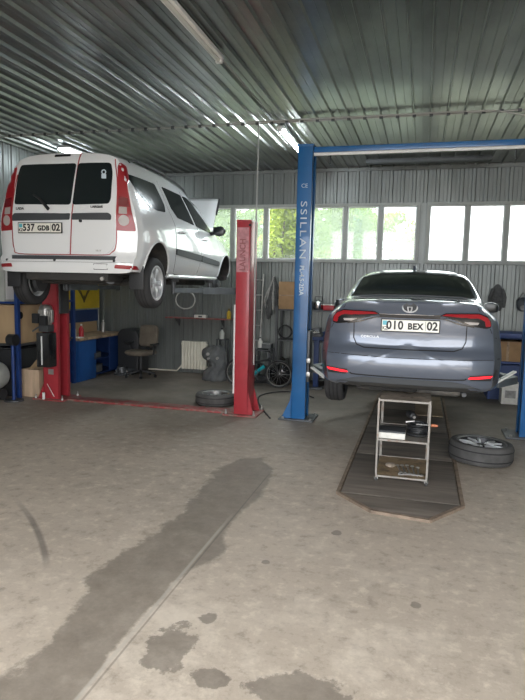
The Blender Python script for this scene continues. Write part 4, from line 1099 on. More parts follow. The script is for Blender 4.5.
# ------------------------------------------------------------------ left wall: rack, crates, bench
def rack():
    t = thing('storage_rack', 'blue steel rack along the left wall behind the red motor column', 'rack', (0, 0, 0))
    for y in (7.56, 9.02):
        for x in (-5.85, -6.40):
            MB().box(x - .03, x + .03, y - .03, y + .03, 0, 1.75).build('upright', M['blue_rack'], t, bevel=.004)
    for z, m in ((.82, M['dark_steel']), (1.46, M['blue_rack'])):
        MB().box(-6.40, -5.835, 7.55, 9.03, z - .03, z + .0).build('shelf', m, t)
    MB().box(-5.83, -5.81, 8.98, 9.02, 1.40, 1.46).build('bracket', M['blue_rack'], t)
rack()
t = thing('plywood_cabinet', 'pale plywood box with round black hole standing on the blue rack', 'box', (0, 0, .822))
MB().box(-6.36, -5.89, 7.10 + .5, 8.25, 0, .585).build('box_body', M['wood'], t, bevel=.004)
MB().cyl((-5.888, 7.66 + .02, .43), (-5.882, 7.68, .43), .055, 22).build('round_hole', M['seam'], t)
t = thing('plywood_cabinet', 'narrower plywood box next to the lift motor, on the same blue rack', 'box', (0, 0, .822))
MB().box(-6.36, -5.89, 8.27, 8.85, 0, .56).build('box_body', M['wood'], t, bevel=.004)
MB().box(-5.892, -5.884, 8.30, 8.82, .03, .53).build('door', M['osb'], t)
t = thing('plastic_bin', 'long black bin on the floor of the blue rack behind the pale crate', 'bin', (0, 0, 0))
MB().box(-6.38, -5.96, 7.62, 8.98, .0, .72).build('bin_body', M['black_plastic'], t, bevel=.02)
MB().box(-6.39, -5.95, 7.61, 8.985, .72, .75).build('bin_lid', M['black_gloss'], t, bevel=.008)
t = thing('wooden_crate', 'pale open wooden crate on the floor behind the red motor column', 'crate', (-5.778, 8.02, 0))
c = MB(); c.box(-.16, .18, -.32, -.30, 0, .42); c.box(-.16, .18, .30, .32, 0, .42); c.box(.16, .18, -.30, .30, 0, .42); c.box(-.16, -.14, -.30, .30, 0, .42); c.box(-.14, .16, -.30, .30, 0, .02)
c.build('crate_side', M['osb'], t)
MB().prism([(-.30, .42), (-.10, .55), (.06, .44)], 'x', -.02, -.012).build('loose_board', M['wood'], t)
# compressor tank whose end just enters the frame
t = thing('air_compressor', 'pale round air tank on a wheel at the edge of the blue rack', 'compressor', (-6.12, 7.22, 0))
MB().lathe([(0, -.30), (.10, -.29), (.19, -.24), (.21, -.18), (.21, .18), (.19, .24), (.10, .29), (0, .30)], 30, mtx=Matrix.Translation((0, 0, .36)) @ Matrix.Rotation(PI / 2, 4, 'Y') @ Matrix.Rotation(PI / 2, 4, 'X')).build('tank', M['tank_paint'], t)
for x in (-.12, .12): MB().bar((x, -.12, .17), (x, -.12, .07), .03, .03).build('foot', M['dark_steel'], t)
for x in (-.15, .15): MB().cyl((x - .02, .12, .085), (x + .02, .12, .085), .085, 22).build('wheel', M['rubber'], t)
MB().bar((0, .12, .16), (0, .12, .08), .24, .03).build('axle', M['dark_steel'], t)
MB().cyl((0, .0, .57), (0, .0, .70), .06, 18).build('pump', M['dark_steel'], t)
MB().tube([(0.04, 0, .70), (.06, .02, .92), (.10, .1, 1.02)], .015, 8).build('handle', M['dark_steel'], t)
t = thing('bench_grinder', 'small dark fitting with round head standing before the plywood box', 'tool', (-5.78, 7.35, 0))
MB().cyl((0, 0, 0), (0, 0, .02), .14, 20).build('base', M['dark_steel'], t)
MB().cyl((0, 0, .02), (0, 0, .86), .025, 12).build('post', M['blue_rack'], t)
MB().cyl((-.06, 0, .91), (.06, 0, .91), .085, 22).build('head', M['black_plastic'], t)
# blue cabinet/pale sheet high at the left edge under the car
t = thing('wall_locker', 'pale grey metal locker standing on top of the plywood box by the left wall', 'locker', (0, 0, 1.462))
MB().box(-6.36, -6.02, 7.5, 8.05, 0, .62).build('locker_body', M['tank_paint'], t, bevel=.006)
MB().box(-6.022, -6.012, 7.53, 8.02, .03, .59).build('locker_door', M['white_metal'], t, bevel=.004)
MB().box(-6.012, -6.0, 7.97, 7.99, .25, .35).build('locker_handle', M['dark_steel'], t)

def workbench():
    t = thing('workbench', 'long blue workbench with wooden top along the left wall', 'workbench', (0, 0, 0))
    MB().box(-6.45, -5.76, 9.08, 10.75, .74, .785).build('bench_top', M['wood_top'], t, bevel=.006)
    MB().box(-6.43, -5.82, 9.10, 9.70, .0, .738).build('cabinet', M['blue_cab'], t, bevel=.005)
    d = MB().box(-5.82, -5.80, 9.12, 9.68, .04, .72).build('door', M['blue_cab'], t, bevel=.004)
    MB().box(-5.80, -5.785, 9.62, 9.64, .35, .47).build('door_handle', M['dark_steel'], d)
    MB().box(-6.43, -6.40, 9.70, 10.73, .0, .738).build('back_panel', M['navy_board'], t)
    MB().box(-6.40, -5.82, 10.70, 10.73, 0, .738).build('side_panel', M['navy_board'], t)
    MB().box(-6.40, -5.84, 9.70, 10.70, .33, .35).build('shelf', M['navy_board'], t)
    MB().box(-6.40, -5.84, 9.70, 10.70, .05, .07).build('shelf', M['navy_board'], t)
    MB().box(-5.84, -5.82, 10.2, 10.70, .08, .738).build('drawer_front', M['navy_board'], t, bevel=.004)
workbench()
for x, y, z, s, lab in ((-6.0, 9.9, .351, .12, 'small grey parts box on the upper shelf inside the blue workbench'), (-6.0, 9.95, .071, .17, 'grey parts box on the lower shelf inside the blue workbench')):
    t = thing('parts_box', lab, 'box', (x, y, z)); MB().box(-.1, .1, -.12, .12, 0, s * .75).build('box_body', M['moulded'], t, bevel=.008); MB().box(-.105, .105, -.125, .125, s * .75, s * .9).build('box_lid', M['dark_plastic'], t, bevel=.006)
# back board, wood strip and yellow banner above the bench
tag(MB().box(-6.475, -6.45, 9.1, 10.85, .99, 1.22).build('mounted_panel', M['navy_board']), 'navy panel on the left wall above the workbench top', 'panel')
tag(MB().box(-6.44, -6.40, 9.75, 10.72, .787, .985).build('splash_board', M['wood']), 'pale wooden board standing at the back of the blue workbench', 'board')
t = thing('banner', 'yellow banner with dark wing mark on the left wall above the workbench', 'banner', (-6.47, 10.3, 1.25))
MB().box(-.004, .012, -.72, .62, 0, .62).build('banner_cloth', M['yellow'], t)
pr = MB()
for s in (-1, 1):
    pr.prism([(s * .02, .22), (s * .10, .34), (s * .26, .44), (s * .22, .36), (s * .13, .28), (s * .03, .15)], 'x', .0125, .0145)
pr.prism([(-.03, .12), (.03, .12), (.02, .26), (-.02, .26)], 'x', .0125, .0145)
po = pr.build('banner_print', M['yellow_print'], t, smooth=0); po.location = (0, .05, .0)
t = thing('notice_sign', 'small yellow notice between the blue rack uprights', 'sign', (-6.44, 9.35, 1.5))
MB().box(-.01, .004, -.14, .14, -.22, .22).build('board', M['yellow'], t)
MB().cyl((.004, .0, .05), (.007, 0, .05), .05, 20).build('printed_dot', M['yellow_print'], t)
t = thing('spray_can', 'silver spray can standing on the far end of the workbench top', 'can', (-6.1, 10.45, .787))
MB().lathe([(0, 0), (.035, 0), (.036, .01), (.036, .18), (.025, .2), (.012, .205), (.012, .22), (0, .22)], 20).build('can_body', M['steel'], t)
MB().cyl((0, 0, .22), (0, 0, .245), .012, 12).build('cap', M['white_metal'], t)
for x, y, r, m, lab in ((-5.98, 9.22, .05, 'white_box', 'white bottle with red cap on the near end of the workbench'), (-5.88, 9.32, .045, 'red_plastic', 'red bottle beside the white one on the workbench')):
    t = thing('fluid_bottle', lab, 'bottle', (x, y, .787))
    MB().lathe([(0, 0), (r, 0), (r, .14), (r * .6, .18), (r * .35, .19), (r * .35, .21), (0, .21)], 20).build('bottle_body', M[m], t)
    MB().cyl((0, 0, .21), (0, 0, .235), r * .4, 14).build('bottle_cap', M['red_plastic'] if m == 'white_box' else M['white_metal'], t)
tag(MB().box(-5.94, -5.80, 9.14, 9.30 - .02, .787, .80).build('paper_sheet', M['white_metal']), 'white sheet of paper on the near corner of the workbench', 'paper')

# ------------------------------------------------------------------ back wall, left bay
t = thing('covered_machine', 'rounded black covered machine between the workbench and the office chair', 'machine', (-5.50, 10.62, 0))
mb = MB(); mb.prism(roundpoly([(-.24, 0), (.20, 0), (.22, .70), (.16, .86), (-.16, .88), (-.24, .80)], .08, 5), 'y', -.25, .22); mb.build('cover', M['black_plastic'], t, bevel=.03)
MB().box(-.22, .18, -.27, -.25, .04, .10).build('kick_plate', M['dark_plastic'], t)
t = thing('steel_fitting', 'bright metal hub parts on the floor before the black covered machine', 'metal part', (-5.56, 10.20, 0))
MB().lathe([(0, 0), (.14, 0), (.15, .03), (.10, .05), (.09, .16), (.05, .17), (0, .17)], 26).build('hub', M['dark_steel'], t)
for a in range(5): MB().cyl((.11 * math.cos(a * 1.257), .11 * math.sin(a * 1.257), .05), (.11 * math.cos(a * 1.257), .11 * math.sin(a * 1.257), .10), .012, 10).build('stud', M['chrome'], t)

t = thing('office_chair', 'beige upholstered office chair on castors near the back wall', 'chair', (-5.10, 10.1, 0), -.15)
def cushion(w, d, h, r, bow=0.):
    m = MB(); n = 10; vs = []; fs = []
    rows = []
    for layer, (sc_, z) in enumerate(((.86, 0), (.97, h * .25), (1, h * .5), (.97, h * .8), (.88, h))):
        row = []
        for k in range(36):
            a = 2 * PI * k / 36; c, s = math.cos(a), math.sin(a); p = .38
            x = w / 2 * sc_ * math.copysign(abs(c) ** p, c); y = d / 2 * sc_ * math.copysign(abs(s) ** p, s); row.append((x, y, z + bow * (x / (w / 2)) ** 2))
        rows.append(row)
    for r_ in rows: vs += r_
    for i in range(4):
        for k in range(36): fs.append((i * 36 + k, i * 36 + (k + 1) % 36, (i + 1) * 36 + (k + 1) % 36, (i + 1) * 36 + k))
    fs.append(tuple(reversed(range(36)))); fs.append(tuple(4 * 36 + k for k in range(36)))
    return m.add(vs, fs)
cushion(.50, .48, .08, .1, .015).build('seat', M['beige_fabric'], t, loc=(0, 0, .42))
cushion(.42, .42, .07, .1, -.02).build('backrest', M['beige_fabric'], t, loc=(0.02, .25, .77), rot=(math.radians(82), 0, 0))
MB().bar((0.02, .16, .42), (0.02, .27, .70), .05, .02).build('back_bar', M['black_plastic'], t)
MB().cyl((0, 0, .12), (0, 0, .42), .03, 14).build('gas_post', M['black_plastic'], t)
for k in range(5):
    a = 2 * PI * k / 5 + .3; l = MB().bar((0, 0, .13), (.28 * math.cos(a), .28 * math.sin(a), .075), .04, .03, (0, 0, 1)).build('star_leg', M['black_plastic'], t)
    MB().cyl((.28 * math.cos(a) - .015, .28 * math.sin(a), .028), (.28 * math.cos(a) + .015, .28 * math.sin(a), .028), .028, 14).build('caster', M['black_plastic'], l)
for s in (-1, 1): MB().tube([(s * .25, .05, .44), (s * .29, .04, .60), (s * .29, -.1, .64), (s * .29, .16, .64)], .018, 8).build('armrest', M['black_plastic'], t)

t = thing('radiator', 'white panel radiator of vertical sections on the back wall below the shelf', 'radiator', (-4.35, 10.90, .09))
for k in range(8):
    x = -.24 + k * .066
    MB().box(x, x + .058, -.05, .04, .0, .56).build('radiator_section', M['radiator'], t, bevel=.012)
MB().cyl((-.26, 0, .06), (.30, 0, .06), .018, 10).build('header_pipe', M['radiator'], t); MB().cyl((-.26, 0, .50), (.30, 0, .50), .018, 10).build('header_pipe', M['radiator'], t)
tag(MB().tube([(-5.35, 10.88, .04), (-4.7, 10.88, .04), (-4.64, 10.88, .10), (-4.6, 10.89, .15)], .014, 8).build('heating_pipe', M['radiator']), 'thin pale heating pipe along the foot of the wall to the radiator', 'pipe')

t = thing('wheel_arch_liner', 'dusty black moulded wheel-arch liner propped upright beside the radiator', 'car part', (-3.66, 10.25, 0), .1)
mb = MB(); nu, nv = 16, 22; vs = []; fs = []
for j in range(nv + 1):
    v = j / nv; z = .66 * v
    wl = -.25 + .05 * v + (.10 * math.sin(PI * min(1, max(0, (v - .25) / .35))) if .25 < v < .6 else 0); wr_ = .22 - .06 * v ** 2
    if v > .55: wl -= .07 * math.sin(PI * (v - .55) / .45)
    if v > .85: sh = (v - .85) / .15; wl += .16 * sh ** 2; wr_ -= .08 * sh ** 2
    for i in range(nu + 1):
        u = i / nu; x = wl + (wr_ - wl) * u
        y = .10 * v - .13 * math.sin(PI * u) + .018 * math.sin(u * 21) * math.cos(v * 14)
        vs.append((x, y, z))
for j in range(nv):
    for i in range(nu): a = j * (nu + 1) + i; fs.append((a, a + 1, a + nu + 2, a + nu + 1))
mb.add(vs, fs); ob = mb.build('liner_shell', M['moulded'], t); md = ob.modifiers.new('s', 'SOLIDIFY'); md.thickness = .02
for x, z, r in ((-.12, .50, .028), (-.11, .42, .022), (.06, .43, .025)): MB().cyl((x, -.10, z), (x, -.04, z), r, 16).build('clip_hole', M['cloth_light'], t)
MB().tube([(.20, .02, .02), (.235, -.02, .25), (.19, .0, .55)], .014, 8).build('flange', M['moulded'], t)
t = thing('fluid_bottle', 'clear bottle with black cap standing behind the moulded liner', 'bottle', (-3.66, 10.62, .75))
MB().lathe([(0, 0), (.045, 0), (.047, .02), (.047, .12), (.02, .16), (.02, .18), (0, .18)], 20).build('bottle_body', M['tank_paint'], t)
MB().cyl((0, 0, .18), (0, 0, .21), .022, 14).build('bottle_cap', M['black_plastic'], t)
t = thing('small_stand', 'narrow dark stand behind the moulded liner holding the capped bottle', 'stand', (-3.66, 10.66, 0))
MB().box(-.10, .10, -.10, .10, .73, .75).build('stand_top', M['dark_steel'], t)
for x in (-.085, .085):
    for y in (-.085, .085): MB().box(x - .012, x + .012, y - .012, y + .012, 0, .73).build('leg', M['dark_steel'], t)
t = thing('wall_shelf', 'long dark red shelf on the back wall above the radiator', 'shelf', (-4.2, 10.86, 1.12))
MB().box(-.70, .66, -.11, .11, -.02, 0).build('shelf_board', M['red_floor'], t)
for x in (-.5, .45): MB().prism([(-.09, -.02), (.11, -.02), (.11, -.18)], 'x', x, x + .02).build('bracket', M['dark_steel'], t)
t = thing('parts_carton', 'small white carton lying on the dark red wall shelf', 'carton', (-4.18, 10.84, 1.122))
MB().box(-.12, .12, -.06, .06, 0, .06).build('carton_body', M['white_box'], t, bevel=.004); MB().box(-.03, .05, -.062, -.06, .015, .045).build('carton_label', M['cloth_grey'], t)
t = thing('fluid_bottle', 'yellow fluid bottle at the right end of the dark red wall shelf', 'bottle', (-3.60, 10.84, 1.122))
MB().lathe([(0, 0), (.04, 0), (.042, .02), (.042, .12), (.02, .16), (0, .16)], 20).build('bottle_body', M['clear_plastic'], t)
MB().cyl((0, 0, .16), (0, 0, .20), .02, 14).build('bottle_cap', M['yellow_print'], t)
tag(MB().tube([(-3.32 + .15 * math.cos(a), 7.98, 1.555 + .13 * math.sin(a)) for a in [2 * PI * k / 30 for k in range(30)]], .010, 8, closed=True).build('cable_loop', M['grey_cable']), 'loop of grey hose hanging from the lift arm under the white car', 'hose')
t = thing('white_canister', 'small white canister on the floor at the foot of the wall beside the red column', 'canister', (-2.92, 9.55, 0))
MB().lathe([(0, 0), (.06, 0), (.065, .02), (.06, .11), (.03, .15), (0, .155)], 20).build('canister_body', M['white_box'], t); MB().cyl((0, 0, .155), (0, 0, .18), .018, 12).build('canister_cap', M['white_metal'], t)

# ------------------------------------------------------------------ middle bay: ladder, rack, bicycle
t = thing('step_ladder', 'thin grey metal ladder leaning on the back wall behind the red column', 'ladder', (-3.10, 10.72, 0))
for x in (-.17, .17): MB().bar((x, -.06, 0), (x, .17, 2.0), .025, .05, (0, 1, 0)).build('side_rail', M['steel'], t)
for k in range(7): MB().cyl((-.17, -.06 + .23 * (k + .6) / 7, 2 * (k + .6) / 7), (.17, -.06 + .23 * (k + .6) / 7, 2 * (k + .6) / 7), .012, 8).build('rung', M['steel'], t)
def shelving(x0, x1, y0, y1, zs, h, label, m):
    t = thing('metal_shelving', label, 'shelving', (0, 0, 0))
    for x in (x0, x1):
        for y in (y0, y1): MB().box(x - .02, x + .02, y - .02, y + .02, 0, h).build('upright', m, t)
    for z in zs: MB().box(x0, x1, y0, y1, z - .025, z).build('shelf', m, t)
shelving(-2.56, -.90, 10.50, 10.9, (.12, .80, 1.36), 1.42, 'dark metal shelving against the back wall behind the blue column', M['dark_steel'])
shelving(-2.90, -2.62, 10.25, 10.55, (.62,), .64, 'low dark shelf unit beside the ladder foot', M['dark_steel'])
t = thing('cardboard_box', 'tall brown cardboard box on the dark shelving top next to the blue column', 'box', (-2.36, 10.7, 1.362))
MB().box(-.19, .13, -.14, .14, 0, .50).build('carton_body', M['cardboard'], t, bevel=.004); MB().box(-.19, .13, -.142, -.14, .24, .26).build('tape', M['wood_top'], t)
t = thing('hanging_straps', 'bundle of dark straps and pale cloth hanging on the back wall beside the cardboard box', 'straps', (-2.72, 10.90, 1.95))
MB().cyl((0, .07, 0), (0, -.05, .0), .012, 8).build('hook', M['steel'], t)
for k, (dx, dz, m) in enumerate(((-.10, -.80, 'cloth_grey'), (-.05, -.72, 'cloth_grey'), (.0, -.62, 'cloth_light'), (.05, -.55, 'cloth_grey'), (-.13, -.60, 'cloth_light'), (.08, -.4, 'cloth_grey'))):
    MB().tube(spline([(0, -.03, 0), (dx * .5, -.05, dz * .3), (dx * 1.3, -.05, dz * .7), (dx, -.04, dz), (dx * .6 - .02, -.05, dz * .55), (0, -.03, -.01)], 6), .022, 8).build('strap', M[m], t)
def bike():
    t = thing('childrens_bicycle', 'small dark bicycle with teal main tube standing by the dark shelving', 'bicycle', (-2.72, 9.90, 0), .08)
    R = .235
    for x, n in ((-.36, 'wheel'), (.36, 'wheel')):
        w = MB().tube([(x + R * math.cos(a), 0, R + .01 + R * math.sin(a)) for a in [2 * PI * k / 36 for k in range(36)]], .018, 8, closed=True).build('wheel', M['rubber'], t)
        MB().tube([(x + (R - .025) * math.cos(a), 0, R + .01 + (R - .025) * math.sin(a)) for a in [2 * PI * k / 36 for k in range(36)]], .008, 6, closed=True).build('rim', M['steel'], w)
        s = MB()
        for k in range(14): a = 2 * PI * k / 14; s.cyl((x, 0, R + .01), (x + (R - .025) * math.cos(a), 0, R + .01 + (R - .025) * math.sin(a)), .002, 4)
        s.build('spokes', M['steel'], w)
    f = MB(); z = R + .01
    f.tube([(-.36, 0, z), (-.06, 0, z + .0)], .012, 8); f.tube([(-.06, 0, z), (-.14, 0, z + .26)], .016, 8); f.tube([(-.36, 0, z), (-.13, 0, z + .2)], .010, 8); f.tube([(-.12, 0, z + .18), (.235, 0, z + .27)], .016, 8); f.tube([(.36, .03, z), (.25, .02, z + .24), (.22, 0, z + .33)], .014, 8); f.tube([(.36, -.03, z), (.25, -.02, z + .24), (.22, 0, z + .33)], .014, 8)
    f.build('frame', M['black_plastic'], t); MB().tube([(-.06, 0, z), (.10, 0, z + .13)], .030, 8).build('frame_tube', M['teal'], t); MB().tube([(-.34, -.045, z + .0), (-.2, -.045, z + .03), (-.04, -.045, z + .0)], .035, 8).build('chain_guard', M['teal'], t)
    MB().sphere((-.16, 0, z + .31), .11, .06, .03).build('saddle', M['black_plastic'], t)
    MB().cyl((-.14, 0, z + .24), (-.155, 0, z + .30), .012, 8).build('seat_post', M['steel'], t)
    MB().tube([(.16, -.24, z + .42), (.2, -.08, z + .40), (.22, 0, z + .36), (.2, .08, z + .40), (.16, .24, z + .42)], .011, 8).build('handlebar', M['black_plastic'], t)
    MB().lathe([(.05, -.006), (.06, -.004), (.06, .004), (.05, .006)], 22, mtx=Matrix.Translation((-.06, -.03, z)) @ Matrix.Rotation(PI / 2, 4, 'X'), closed=True).build('chain_ring', M['dark_steel'], t)
    MB().bar((-.06, -.05, z), (.0, -.05, z - .11), .014, .014).build('crank', M['dark_steel'], t); MB().bar((-.06, .05, z), (-.12, .05, z + .11), .014, .014).build('crank', M['dark_steel'], t)
bike()
tag(MB().tube(spline([(-1.9, 7.55, .012), (-2.25, 8.3, .012), (-2.45, 9.0, .012), (-2.30, 9.45, .012), (-1.95, 9.6, .012), (-1.6, 9.2, .012)], 8), .010, 8).build('floor_cable', M['cable']), 'thin black cable snaking over the floor behind the blue column', 'cable')
def clutter(name, lab, cat, x, y, z, kind, m, s=1., m2=None):
    t = thing(name, lab, cat, (x, y, z))
    if kind == 'bottle':
        MB().lathe([(0, 0), (.06 * s, 0), (.062 * s, .02), (.062 * s, .17 * s), (.03 * s, .22 * s), (.02 * s, .25 * s), (0, .25 * s)], 20).build('bottle_body', M[m], t); MB().cyl((0, 0, .25 * s), (0, 0, .28 * s), .02 * s, 12).build('bottle_cap', M[m2 or 'black_plastic'], t)
    elif kind == 'box':
        MB().box(-.14 * s, .14 * s, -.10, .10, 0, .13 * s).build('box_body', M[m], t, bevel=.006); MB().box(-.145 * s, .145 * s, -.105, .105, .131 * s, .15 * s).build('box_lid', M[m2 or m], t, bevel=.005)
    elif kind == 'pot':
        MB().lathe([(0, 0), (.08 * s, 0), (.10 * s, .04 * s), (.09 * s, .14 * s), (.04 * s, .18 * s), (0, .19 * s)], 22).build('vessel', M[m], t)
        MB().tube([(-.07 * s, 0, .14 * s), (-.06 * s, 0, .24 * s), (.06 * s, 0, .24 * s), (.07 * s, 0, .14 * s)], .008, 6).build('handle', M[m2 or 'black_plastic'], t)
    elif kind == 'vise':
        MB().box(-.09, .09, -.12, .12, 0, .05).build('base', M[m], t, bevel=.01); MB().box(-.06, .06, -.16, .02, .05, .15).build('jaw', M[m], t, bevel=.01); MB().box(-.06, .06, .05, .14, .05, .15).build('jaw', M[m], t, bevel=.01)
        MB().cyl((0, -.3, .09), (0, -.12, .09), .014, 10).build('screw', M['steel'], t); MB().cyl((-.09, -.28, .09), (.09, -.28, .09), .008, 8).build('handle', M['steel'], t)
    elif kind == 'coil':
        MB().tube([(.12 * s * math.cos(k * .35), .03 * math.sin(k * 1.1), .14 * s + .12 * s * math.sin(k * .35)) for k in range(60)], .012, 6).build('coil', M[m], t)
    return t
clutter('kettle', 'silver kettle on top of the dark shelving right beside the blue column', 'kettle', -1.82, 10.65, 1.362, 'pot', 'chrome', 1.0)
clutter('parts_box', 'red plastic box on top of the dark shelving left of the grey car lamp', 'box', -1.62, 10.65, 1.362, 'box', 'red_plastic', .7, 'white_box')
clutter('parts_box', 'black box on top of the dark shelving near the shark of the red box', 'box', -1.36, 10.68, 1.362, 'box', 'dark_plastic', .7)['label'] = 'small black box on the shelving top beside the red box'
clutter('hose_coil', 'dark hose coil on the middle shelf of the shelving right of the blue column', 'hose', -1.88, 10.62, .802, 'coil', 'black_plastic', .8)
clutter('parts_box', 'dark blue box on the middle shelf of the shelving left of the grey car', 'box', -1.56, 10.65, .802, 'box', 'blue_rack', 1.1)
clutter('parts_box', 'steel grey box on the bottom shelf of the shelving left of the grey car', 'box', -1.62, 10.65, .122, 'box', 'steel', 1.1)
clutter('fluid_bottle', 'white bottle on the bottom shelf of the shelving next to the grey car', 'bottle', -1.36, 10.62, .122, 'bottle', 'white_box', 1.0, 'red_plastic')
clutter('parts_box', 'black tool box on the shelving top left of the cardboard box foot', 'box', -2.08, 10.66, 1.362, 'box', 'black_plastic', 1.0)['label'] = 'black tool box on the shelving top between the cardboard box and the blue column'
clutter('parts_box', 'dark box on the middle shelf behind the blue column', 'box', -2.14, 10.66, .802, 'box', 'dark_plastic', .9)
t = thing('rubbish_bag', 'lumpy black bag on the floor behind the small bicycle', 'bag', (-2.40, 10.26, 0))
mb = MB(); rnd = random.Random(3); n = 14; vs = []
mb.sphere((0, 0, .20), .19, .16, .20, 12); mb.v = [(x * (1 + .12 * math.sin(9 * z + 4 * x)), y * (1 + .12 * math.sin(11 * z + 3)), max(0, z + .02 * math.sin(23 * x))) for x, y, z in mb.v]
mb.build('bag_body', M['black_gloss'], t)
MB().tube([(0, 0, .38), (.02, 0, .44), (.05, .01, .50)], [.03, .025, .05], 10).build('bag_neck', M['black_gloss'], t)
clutter('parts_box', 'black crate on the floor under the low shelf unit by the ladder', 'box', -2.76, 10.4, 0, 'box', 'black_plastic', .85)
clutter('hose_coil', 'thick black hose coil hooked in front of the low shelf unit by the ladder', 'hose', -2.80, 10.17, 0, 'coil', 'black_plastic', 1.5)
clutter('hose_coil', 'black hose coil on the middle shelf below the cardboard box', 'hose', -2.42, 10.6, .802, 'coil', 'black_plastic', 1.0)
clutter('engine_part', 'dark steel pot-shaped engine part on the bottom shelf behind the rubbish bag', 'engine part', -2.44, 10.68, .122, 'pot', 'dark_steel', 1.3)
clutter('parts_box', 'dusty grey box on the bottom shelf close behind the blue column', 'box', -1.93, 10.66, .122, 'box', 'moulded', .9, 'dark_plastic')
clutter('hose_coil', 'dark hose coil on the bottom shelf behind the blue column', 'hose', -2.15, 10.66, .122, 'coil', 'cloth_grey', 1.2)
clutter('fluid_bottle', 'pale bottle on the low shelf unit beside the ladder foot', 'bottle', -2.84, 10.4, .642, 'bottle', 'white_box', .7, 'black_plastic')
clutter('parts_box', 'grey metal box on the low shelf unit beside the ladder foot', 'box', -2.70, 10.4, .642, 'box', 'moulded', .6, 'cloth_light')
clutter('metal_pot', 'bright metal pot on the middle shelf behind the grey car', 'pot', -1.12, 10.66, .802, 'pot', 'steel', 1.0)
# blue press stand between the shelving and the saloon
t = thing('axle_stand', 'blue pedestal with vise-like head in front of the shelving next to the grey car', 'stand', (-1.74, 10.15, 0))
MB().box(-.13, .13, -.14, .14, 0, .03).build('foot', M['dark_steel'], t, bevel=.004)
MB().box(-.045, .045, -.045, .045, .03, .86).build('post', M['navy_board'], t, bevel=.006)
MB().box(-.12, .12, -.11, .11, .86, .92).build('head', M['navy_board'], t, bevel=.01)
clutter('bench_vise', 'dark steel vise on the blue pedestal next to the grey car', 'vise', -1.74, 10.15, .922, 'vise', 'dark_steel')

# ------------------------------------------------------------------ right bay behind the grey car
t = thing('workbench', 'navy blue bench with open shelf behind the grey car and right blue column', 'workbench', (0, 0, 0))
MB().box(1.12, 2.6, 10.25, 10.88, 1.02, 1.10).build('bench_top', M['blue_rack'], t, bevel=.006)
MB().box(1.12, 2.6, 10.84, 10.88, .0, 1.02).build('back_panel', M['navy_board'], t)
MB().box(1.12, 2.6, 10.27, 10.86, .60, .63).build('shelf', M['blue_rack'], t)
MB().box(1.12, 2.6, 10.26, 10.29, .0, .58).build('front_panel', M['navy_board'], t)
for x in (1.14, 2.58): MB().box(x - .02, x + .02, 10.25, 10.88, 0, 1.02).build('side_panel', M['blue_rack'], t)
for k, (x, lab) in enumerate(((1.40, 'brown cardboard box on the open bench shelf nearest the grey car'), (1.82, 'brown cardboard box on the open bench shelf behind the right blue column'))):
    t = thing('cardboard_box', lab, 'box', (x, 10.52, .632))
    MB().box(-.20, .20, -.2, .2, 0, .33).build('carton_body', M['cardboard'], t, bevel=.004); MB().box(-.02, .02, -.203, -.2, 0, .33).build('tape', M['wood_top'], t)
t = thing('parts_carton', 'white carton on the floor in front of the navy bench', 'carton', (1.42, 10.02, 0))
MB().box(-.13, .13, -.14, .14, 0, .34).build('carton_body', M['white_box'], t, bevel=.004); MB().box(-.08, .08, -.143, -.14, .1, .22).build('carton_label', M['cloth_light'], t)
t = thing('hanging_jacket', 'dark work jacket hanging on the back wall behind the grey car mirror', 'jacket', (1.24, 10.93, 1.42))
mb = MB(); mb.prism(roundpoly([(-.14, -.28), (.12, -.30), (.17, .10), (.12, .34), (.03, .44), (-.04, .44), (-.13, .32), (-.17, .08)], .05), 'y', -.07, -.01); mb.build('jacket_body', M['cloth_grey'], t, bevel=.02)
for s in (-1, 1): MB().tube([(s * .11, -.05, .32), (s * .19, -.06, .08), (s * .18, -.06, -.2)], [.05, .055, .045], 10).build('sleeve', M['cloth_grey'], t)
t.scale = (.62, .8, .62); t.location = (1.25, 10.94, 1.62)
t = thing('hanging_mask', 'dark rounded mask hanging on the back wall right of the jacket', 'mask', (1.66, 10.93, 1.56))
mb = MB(); mb.sphere((0, -.06, 0), .10, .06, .12); mb.build('mask_shell', M['dark_plastic'], t)
MB().cyl((.0, -.13, -.06), (0, -.10, -.05), .045, 16).build('filter', M['cloth_light'], t); MB().tube([(-.09, -.03, .05), (0, -.02, .20), (.09, -.03, .05)], .008, 6).build('strap', M['cloth_grey'], t)

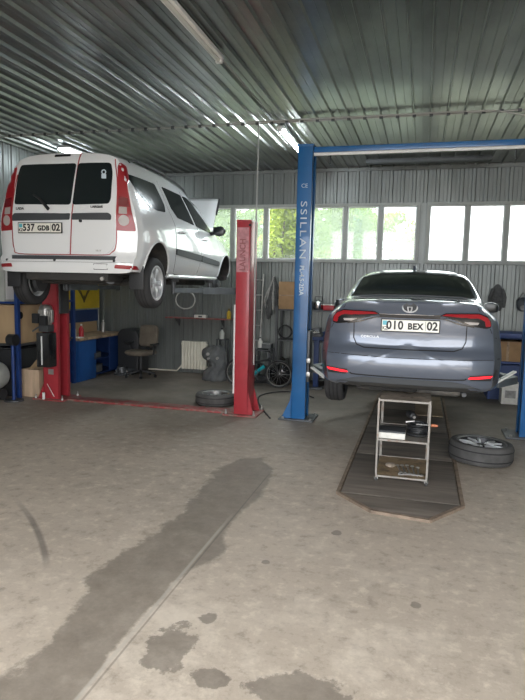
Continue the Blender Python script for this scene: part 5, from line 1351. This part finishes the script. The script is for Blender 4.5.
# ------------------------------------------------------------------ light
w = bpy.data.worlds.new('world'); SC.world = w; w.use_nodes = True
N = w.node_tree.nodes; L = w.node_tree.links
bg = N['Background']; bg.inputs['Color'].default_value = (.96, .98, 1.0, 1); bg.inputs['Strength'].default_value = 1.55
tcw = N.new('ShaderNodeTexCoord'); nz = N.new('ShaderNodeTexNoise'); nz.inputs['Scale'].default_value = 2.2; nz.inputs['Detail'].default_value = 5
L.new(tcw.outputs['Generated'], nz.inputs['Vector'])
cr = N.new('ShaderNodeValToRGB'); cr.color_ramp.elements[0].color = (.80, .88, 1, 1); cr.color_ramp.elements[0].position = .3; cr.color_ramp.elements[1].color = (1, 1, 1, 1); cr.color_ramp.elements[1].position = .55
L.new(nz.outputs['Fac'], cr.inputs[0]); L.new(cr.outputs[0], bg.inputs['Color'])
sun = bpy.data.lights.new('sun', 'SUN'); sun.energy = 3.0; sun.angle = .03; sun.color = (1, .95, .86)
so = bpy.data.objects.new('sun', sun); COL.objects.link(so)
so.rotation_euler = Vector((.55, .12, -1)).to_track_quat('-Z', 'Y').to_euler()
def portal(name, loc, rot, sx, sy):
    a = bpy.data.lights.new(name, 'AREA'); a.shape = 'RECTANGLE'; a.size = sx; a.size_y = sy; a.cycles.is_portal = True
    p = bpy.data.objects.new(name, a); COL.objects.link(p); p.location = loc; p.rotation_euler = rot
portal('gate_portal', (0, YF - .1, 1.92), (PI / 2, 0, 0), 6.8, 3.85)
portal('window_portal', (-2.35, YB + .12, 2.77), (-PI / 2, 0, 0), 4.5, .97)
portal('window_portal', (1.78, YB + .12, 2.77), (-PI / 2, 0, 0), 3.63, .97)

SC.view_settings.view_transform = 'Standard'; SC.view_settings.look = 'None'; SC.view_settings.gamma = 1
SC.view_settings.use_curve_mapping = False
SC.view_settings.exposure = 2.33
SC.cycles.use_denoising = True
SC.cycles.max_bounces = 10; SC.cycles.diffuse_bounces = 6; SC.cycles.transparent_max_bounces = 12
SC.cycles.sample_clamp_indirect = 8
